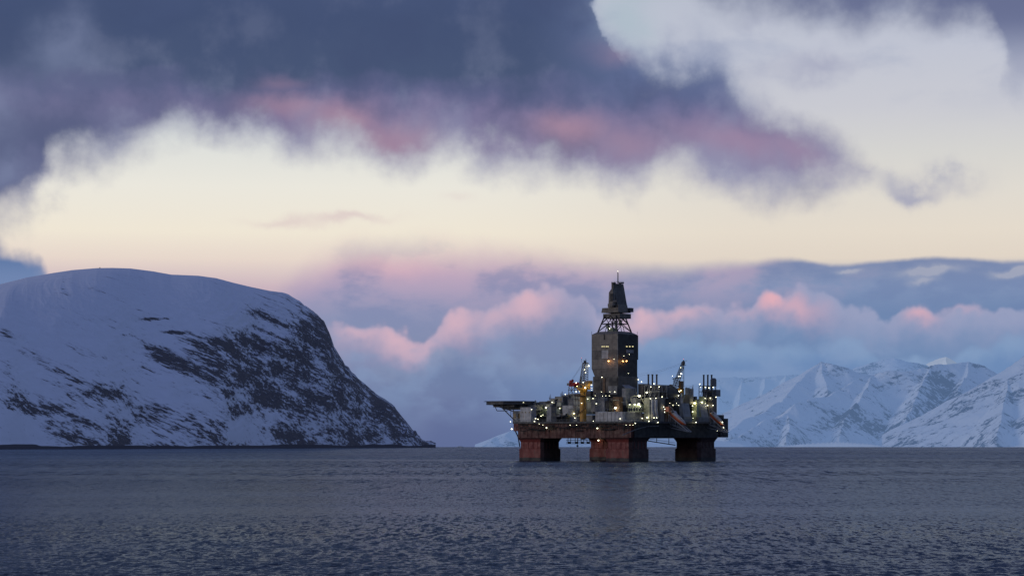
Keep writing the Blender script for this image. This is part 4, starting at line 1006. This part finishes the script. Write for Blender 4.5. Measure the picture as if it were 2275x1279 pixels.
# --- small deck clutter in front of and between the modules
kinds = ['mid','grey','dark','cream','brown','green','black']
for k in range(60):
    px = random.uniform(1196, 1590); dY = random.uniform(-22, 6) if px < 1330 else random.uniform(-34, 4)
    vb = L(px, 930, dY)
    if abs(vb.x) > 42 or abs(vb.y) > 44: continue
    zb_ = 23.1; hgt = random.choice([1.5, 2.5, 3, 4, 5, 9])
    s1, s2 = random.uniform(.6, 2.6), random.uniform(.6, 2.6)
    mb = MB().box((vb.x-s1, vb.y-s2, zb_), (vb.x+s1, vb.y+s2, zb_+hgt)); mb.box((vb.x-s1*.4, vb.y-s2*.4, zb_+hgt), (vb.x+s1*.3, vb.y+s2*.4, zb_+hgt+.9)); mb.tube((vb.x+s1, vb.y-s2, zb_), (vb.x+s1, vb.y-s2, zb_+hgt+1.6), .12, 4)
    mb.build('equipment_skid', M[random.choice(kinds)], rig)
tops = [(1196,897,8,0),(1222,887,3,0),(1250,880,4,-3),(1335,882,10,-28),(1345,913,24,-46),(1415,884,8,-35),(1478,884,12,-14),(1530,862,10,2),(1500,895,12,-10),(1575,889,12,8)]
for (px, py, w_, dY) in tops:
    mb = MB()
    for k in range(7):
        a = L(px+random.uniform(-w_, w_), py+1, dY+1.5); mb.tube(a, a+Vector((0,0,random.uniform(.8, 3.6))), random.choice([.08,.12,.25]), 5)
    a, b_ = L(px-w_, py, dY+1), L(px+w_, py, dY+1); mb.tube(a+Vector((0,0,1.1)), b_+Vector((0,0,1.1)), .07, 4)
    mb.build('vent_pipe', M['grey'], rig)
# pipe runs over the mid deck
mb = MB()
for k in range(46):
    px = random.uniform(1200, 1520); py = random.uniform(885, 934); dY = -47 if 1330 < px < 1425 and py > 912 else (-36 if 1340 < px < 1440 else -22)
    if dY == -47: continue
    a = L(px, py, dY)
    if abs(a.x) > 43 or abs(a.y) > 45: continue
    mb = MB(); mb.tube(a, a+random.choice([Vector((random.uniform(2,6),0,0)), Vector((0,random.uniform(2,6),0)), Vector((0,0,random.uniform(1.5,4.5)))]), random.uniform(.1,.28), 5); mb.build('pipe', M[random.choice(['cream','grey','brown','dark'])], rig)
# --- lifeboats on launch ramps: things of their own
def ramp(px0, py0, px1, py1, pq):
    a, b_ = onP(px0, py0, pq), None
    d = Vector(((px1-px0)*(YC-25)/F/CT, 0, -(py1-py0)*(YC-25)/F))
    b_ = a+d; mb = MB()
    for s_ in (-1.3, 1.3):
        o_ = Vector((0, s_, -1.9)); mb.tube(a+o_, b_+d*.25+o_, .26, 5); mb.tube(a+o_+Vector((0,0,-5)), b_+d*.25+o_, .2, 5)
        mb.tube(a+o_-d*.3+Vector((0,0,-9)), b_+d*.18+o_+Vector((0,0,-.6)), .2, 5)
        for f in (.1,.4,.7,1.0): mb.tube(a+d*f+o_, a+d*f+o_+Vector((0,0,-5.4*(1-f)-.3)), .15, 4)
    mb.tube(b_+d*.25+Vector((0,-1.3,-1.9)), b_+d*.25+Vector((0,1.3,-1.9)), .2, 4)
    mb.tube(a+Vector((-1,0,4)), a+Vector((-1,0,-7)), .22, 5); mb.tube(a+Vector((-1,0,4)), b_+Vector((-3,0,3.5)), .14, 4)
    mb.build('launch_ramp', M['panelw'], rig)
    return a, d
def lifeboat(px0, py0, px1, py1, pq, label):
    a, d = ramp(px0, py0, px1, py1, pq)
    root = bpy.data.objects.new('lifeboat', None); COL.objects.link(root)
    c = a+d*.5+Vector((0,0,.1)); R_ = Matrix.Translation(rig.location) @ Matrix.Rotation(-TH, 4, 'Z')
    ln = d.length; ang = math.atan2(-d.z, d.x)
    root.matrix_world = R_ @ Matrix.Translation(c) @ Matrix.Rotation(ang, 4, 'Y')
    def loft(rows, prof):
        mb = MB(); vs = []
        for x, w_, zl, zh in rows:
            for (u_, v_) in prof: vs.append((x, u_*w_, zl+(zh-zl)*v_))
        n = len(prof); fs = []
        for k in range(len(rows)-1):
            for i in range(n): fs.append((k*n+i, k*n+(i+1) % n, (k+1)*n+(i+1) % n, (k+1)*n+i))
        fs += [tuple(range(n))[::-1], tuple(range((len(rows)-1)*n, len(rows)*n))]
        mb._add(vs, fs); return mb
    H_ = ln/2; pr = [(-.35,0),(.35,0),(.85,.35),(1,.75),(.95,1),(-.95,1),(-1,.75),(-.85,.35)]
    loft([(-H_,.7,-.7,.1),(-H_*.85,1.3,-1.4,.2),(-H_*.3,1.65,-1.7,.2),(H_*.3,1.6,-1.6,.2),(H_*.75,1.1,-1.1,.2),(H_,.2,-.3,.2)], pr).build('hull', M['orange'], root, smooth=True)
    pr2 = [(-1,0),(1,0),(.92,.5),(.6,.9),(0,1),(-.6,.9),(-.92,.5)]
    can = loft([(-H_*.92,.9,.2,.9),(-H_*.8,1.2,.2,1.9),(-H_*.55,1.4,.2,2.4),(-H_*.35,1.5,.2,1.6),(H_*.3,1.45,.2,1.4),(H_*.7,1.0,.2,1.0),(H_*.92,.35,.2,.4)], pr2).build('canopy', M['white'], root, smooth=True)
    mb = MB()
    for x in (-H_*.72,): mb.box((x-.1, -1.28, 1.1), (x+1.1, 1.28, 1.6))
    mb.build('window', M['pane'], can)
    mb = loft([(-H_*.3,1.56,.16,.62),(H_*.3,1.5,.16,.6),(H_*.72,1.05,.16,.5)], pr2); mb.build('stripe', M['orange'], root)
    mb = MB()
    for i in range(3): mb.tube((-H_+.1, 0, -.6), (-H_-.5, .5*math.cos(i*2.09), -.6+.5*math.sin(i*2.09)), .12, 5)
    mb.build('propeller', M['dark'], root)
    tag(root, label, 'lifeboat', 'free fall lifeboats on the right side of the rig')
lifeboat(1489, 914, 1522, 944, 42, 'orange and white lifeboat on the ramp nearer the derrick, below the first leaning wall')
lifeboat(1579, 917, 1607, 946, 44, 'orange and white lifeboat at the right end of the rig, beside the overhanging platform')
mb = MB(); boxc('', None, 1478, 1486, 1490, 903, 914, -36, mb=mb); mb.build('rescue_boat_cradle', M['orange'], rig)
# --- lamps
lampm = {'w': glow('lamp_white', (1, .98, .66), LAMP_K), 'y': glow('lamp_yellow', (1, .88, .38), LAMP_K), 'o': glow('lamp_orange', (1, .50, .13), LAMP_K*1.2), 'r': glow('lamp_red', (1, .10, .10), LAMP_K*.35)}
SZ = {'s': .15, 'n': .25, 'b': .42, 'B': .70}
proto = {}
def lamp_proto(kc, ks):
    if (kc, ks) in proto: return proto[(kc, ks)]
    r_ = SZ[ks]; mb = MB().ball((0,0,0), r_, r_, r_*.72, 10, 6); mb.box((-r_*.8, -r_*.3, r_*.55), (r_*.8, r_*.9, r_*.95), mi=1); mb.tube((0, r_*.5, r_*.7), (0, r_*2.2, r_*.9), .1, 4, mi=1)
    me = mb.build('floodlight', [lampm[kc], M['dark']]); d = me.data; bpy.data.objects.remove(me); proto[(kc, ks)] = d; return d
LAMPS = [(1162.6,893.4,'s'),(1134,936,'n'),(1137,952.4,'b'),(1181,908.7,'n'),(1226.7,893,'n'),(1213,904.6,'b'),(1243.5,906.4,'n'),(1256,875.3,'n'),(1206,921,'s'),(1202,923.5,'n'),(1190,929,'n'),(1195,930.6,'n'),(1187.6,935.5,'n'),(1198,941,'s'),(1206,943.4,'s'),(1214.5,949.7,'b'),
 (1308,812.5,'b'),(1299,820.7,'n'),(1301,827,'n'),(1295.5,849,'n'),(1280,850,'n'),(1282,857.6,'n','y'),(1300,861,'b'),(1280,869.4,'n'),(1287.5,869,'s'),(1314,855,'n'),(1315,862,'s'),(1315,866,'s'),(1305.6,885.7,'n'),(1317.4,884.5,'n'),(1322.5,878.4,'s'),(1324.7,896,'n'),(1292,895,'n'),
 (1275,917.8,'b','y'),(1276.7,928,'n'),(1318.6,935,'n'),(1327,951,'b'),(1329.4,977.6,'b'),(1266.6,943.8,'s'),(1280.8,943.8,'s'),(1337,837.5,'n'),(1352,801.7,'b','o'),(1383.7,801.7,'b','o'),(1392,801.7,'b','o'),(1365.6,870,'n'),(1367,905.6,'B'),(1338.7,879.6,'s'),(1346,879,'s'),(1354,878.8,'s'),(1336.7,870,'s'),(1355,870,'s'),
 (1386,790,'s'),(1398,787,'s'),(1395.7,828.8,'s'),(1364,797,'s'),(1377.6,929.4,'n'),(1391,943.8,'s'),(1399.7,943.8,'s'),(1406,943.8,'s'),(1411.3,939.6,'n'),(1399,898,'n'),(1410,898,'b'),(1419,897.5,'B'),(1422.7,902,'n'),(1420,879,'B'),(1427,928.8,'n'),(1418,842.6,'n'),(1425.3,847.7,'n'),
 (1436.6,871.5,'b'),(1446,859,'n'),(1453,852,'n'),(1464.5,859,'n'),(1445,884.7,'n'),(1457,884,'n'),(1471,881,'n'),(1438,926.7,'b'),(1453,927.6,'n'),(1459,927.6,'n'),(1441.7,935.5,'n'),(1461.6,937.7,'n'),(1494,835,'s'),(1512.6,816,'n'),(1513.4,829.8,'b'),(1511,835,'n'),(1508,835.5,'n'),(1513,866.8,'n'),(1509,869,'b'),(1507.3,878,'n'),
 (1474.4,903.6,'n'),(1477,908.3,'n'),(1476.4,914.8,'n'),(1488,895,'s'),(1495,900,'n'),(1503,895,'s'),(1507.7,900,'n'),(1543.3,895,'B','y'),(1538.4,901,'n'),(1539,914,'n'),(1539.6,928.4,'s'),(1546.3,937.5,'n'),(1559.6,893,'b'),(1554.5,852.6,'n'),(1556.5,859.7,'s'),(1567,859.7,'n'),(1575,861,'n'),(1584.6,859.7,'n'),
 (1566.7,884.7,'n'),(1578,884,'n'),(1591,881.6,'n'),(1567,896,'s'),(1572,900,'n'),(1584,900,'n'),(1605,937,'n'),(1607.3,949,'n'),(1594,956.4,'s'),(1518.5,797,'s','r'),(1354.3,729.4,'n'),(1372.6,602.5,'s'),(1292,795,'s','r')]
bpy.context.view_layer.update(); dg = bpy.context.evaluated_depsgraph_get(); hits = []
for lp in LAMPS:
    px, py, ks = lp[:3]; kc = lp[3] if len(lp) > 3 else 'w'
    best = None
    for ox, oy in ((0,0),(0,1.5),(0,-1.5),(1.5,0),(-1.5,0),(0,3),(3,0),(-3,0)):
        d = (wpt(px+ox, py+oy, 1000)-Vector((0,0,EYE))).normalized()
        ok, l_, *_r = SC.ray_cast(dg, Vector((0,0,EYE))+d*600, d, distance=1100)
        if ok: best = l_.y; break
    if best is None: print('LAMP MISS', lp); best = YC-20
    hits.append((px, py, ks, kc, best))
for px, py, ks, kc, Y in hits:
    w_ = wpt(px, py, Y-SZ[ks]-.35)
    o = bpy.data.objects.new('floodlight' if ks in 'bB' else 'deck_lamp', lamp_proto(kc, ks)); COL.objects.link(o); o.parent = rig; o.location = loc(w_); o.rotation_euler = (0, 0, TH)
    if ks in 'bB' or (ks == 'n' and int(px*7) % 3 == 0 and py > 850):
        pl = bpy.data.lights.new('lamp_light', 'POINT'); pl.energy = (.35 if py > 938 else 1)*LAMP_W*(2.2 if ks == 'B' else 1.4 if ks == 'b' else .8); pl.shadow_soft_size = 0
        pl.color = {'w': (1, .93, .55), 'y': (1, .84, .38), 'o': (1, .45, .12), 'r': (1, .1, .1)}[kc]
        po = bpy.data.objects.new('lamp_light', pl); COL.objects.link(po); po.location = rig.matrix_world @ (loc(w_)+Vector((ST*.0, 0, 0))) + Vector((0, -SZ[ks]-1.2, -.3))
# --- cairn on the hilltop, tiny islet on the horizon

bpy.context.view_layer.update(); dg = bpy.context.evaluated_depsgraph_get()
for k in range(60):
    py = 590+k*.4; d = (wpt(222, py, 1000)-Vector((0,0,EYE))).normalized()
    ok, l_, *_r = SC.ray_cast(dg, Vector((0,0,EYE))+d*2200, d, distance=7000)
    if ok: break
cn = MB(); cn.tube((0,0,-1),(0,0,1.6),1.5,7,r2=1.0); cn.tube((0.1,0,1.6),(0,0,2.9),.95,6,r2=.4); cn.box((-2.6,-.6,-1),(-1.2,.5,.5))
cn = cn.build('cairn', M['brown']); cn.location = l_; tag(cn, 'tiny stone cairn standing on the top of the snowy hill', 'cairn')
mb = MB()
for (x, y, sx, sz) in ((-9,0,5,2.4),(-2,2,8,3.8),(5,0,7,3.0),(11,1,4,1.6)): mb.ball((x, y, 0), sx, 5, sz, 9, 6)
isl = mb.build('skerry', M['snowcap'])
isl.location = wpt(1022, 992, 10500)-Vector((0,0,0)); isl.location.z = -10500**2/(2*R_EARTH)+1.0
tag(isl, 'tiny white snow covered islet on the horizon between the hill and the rig', 'islet')
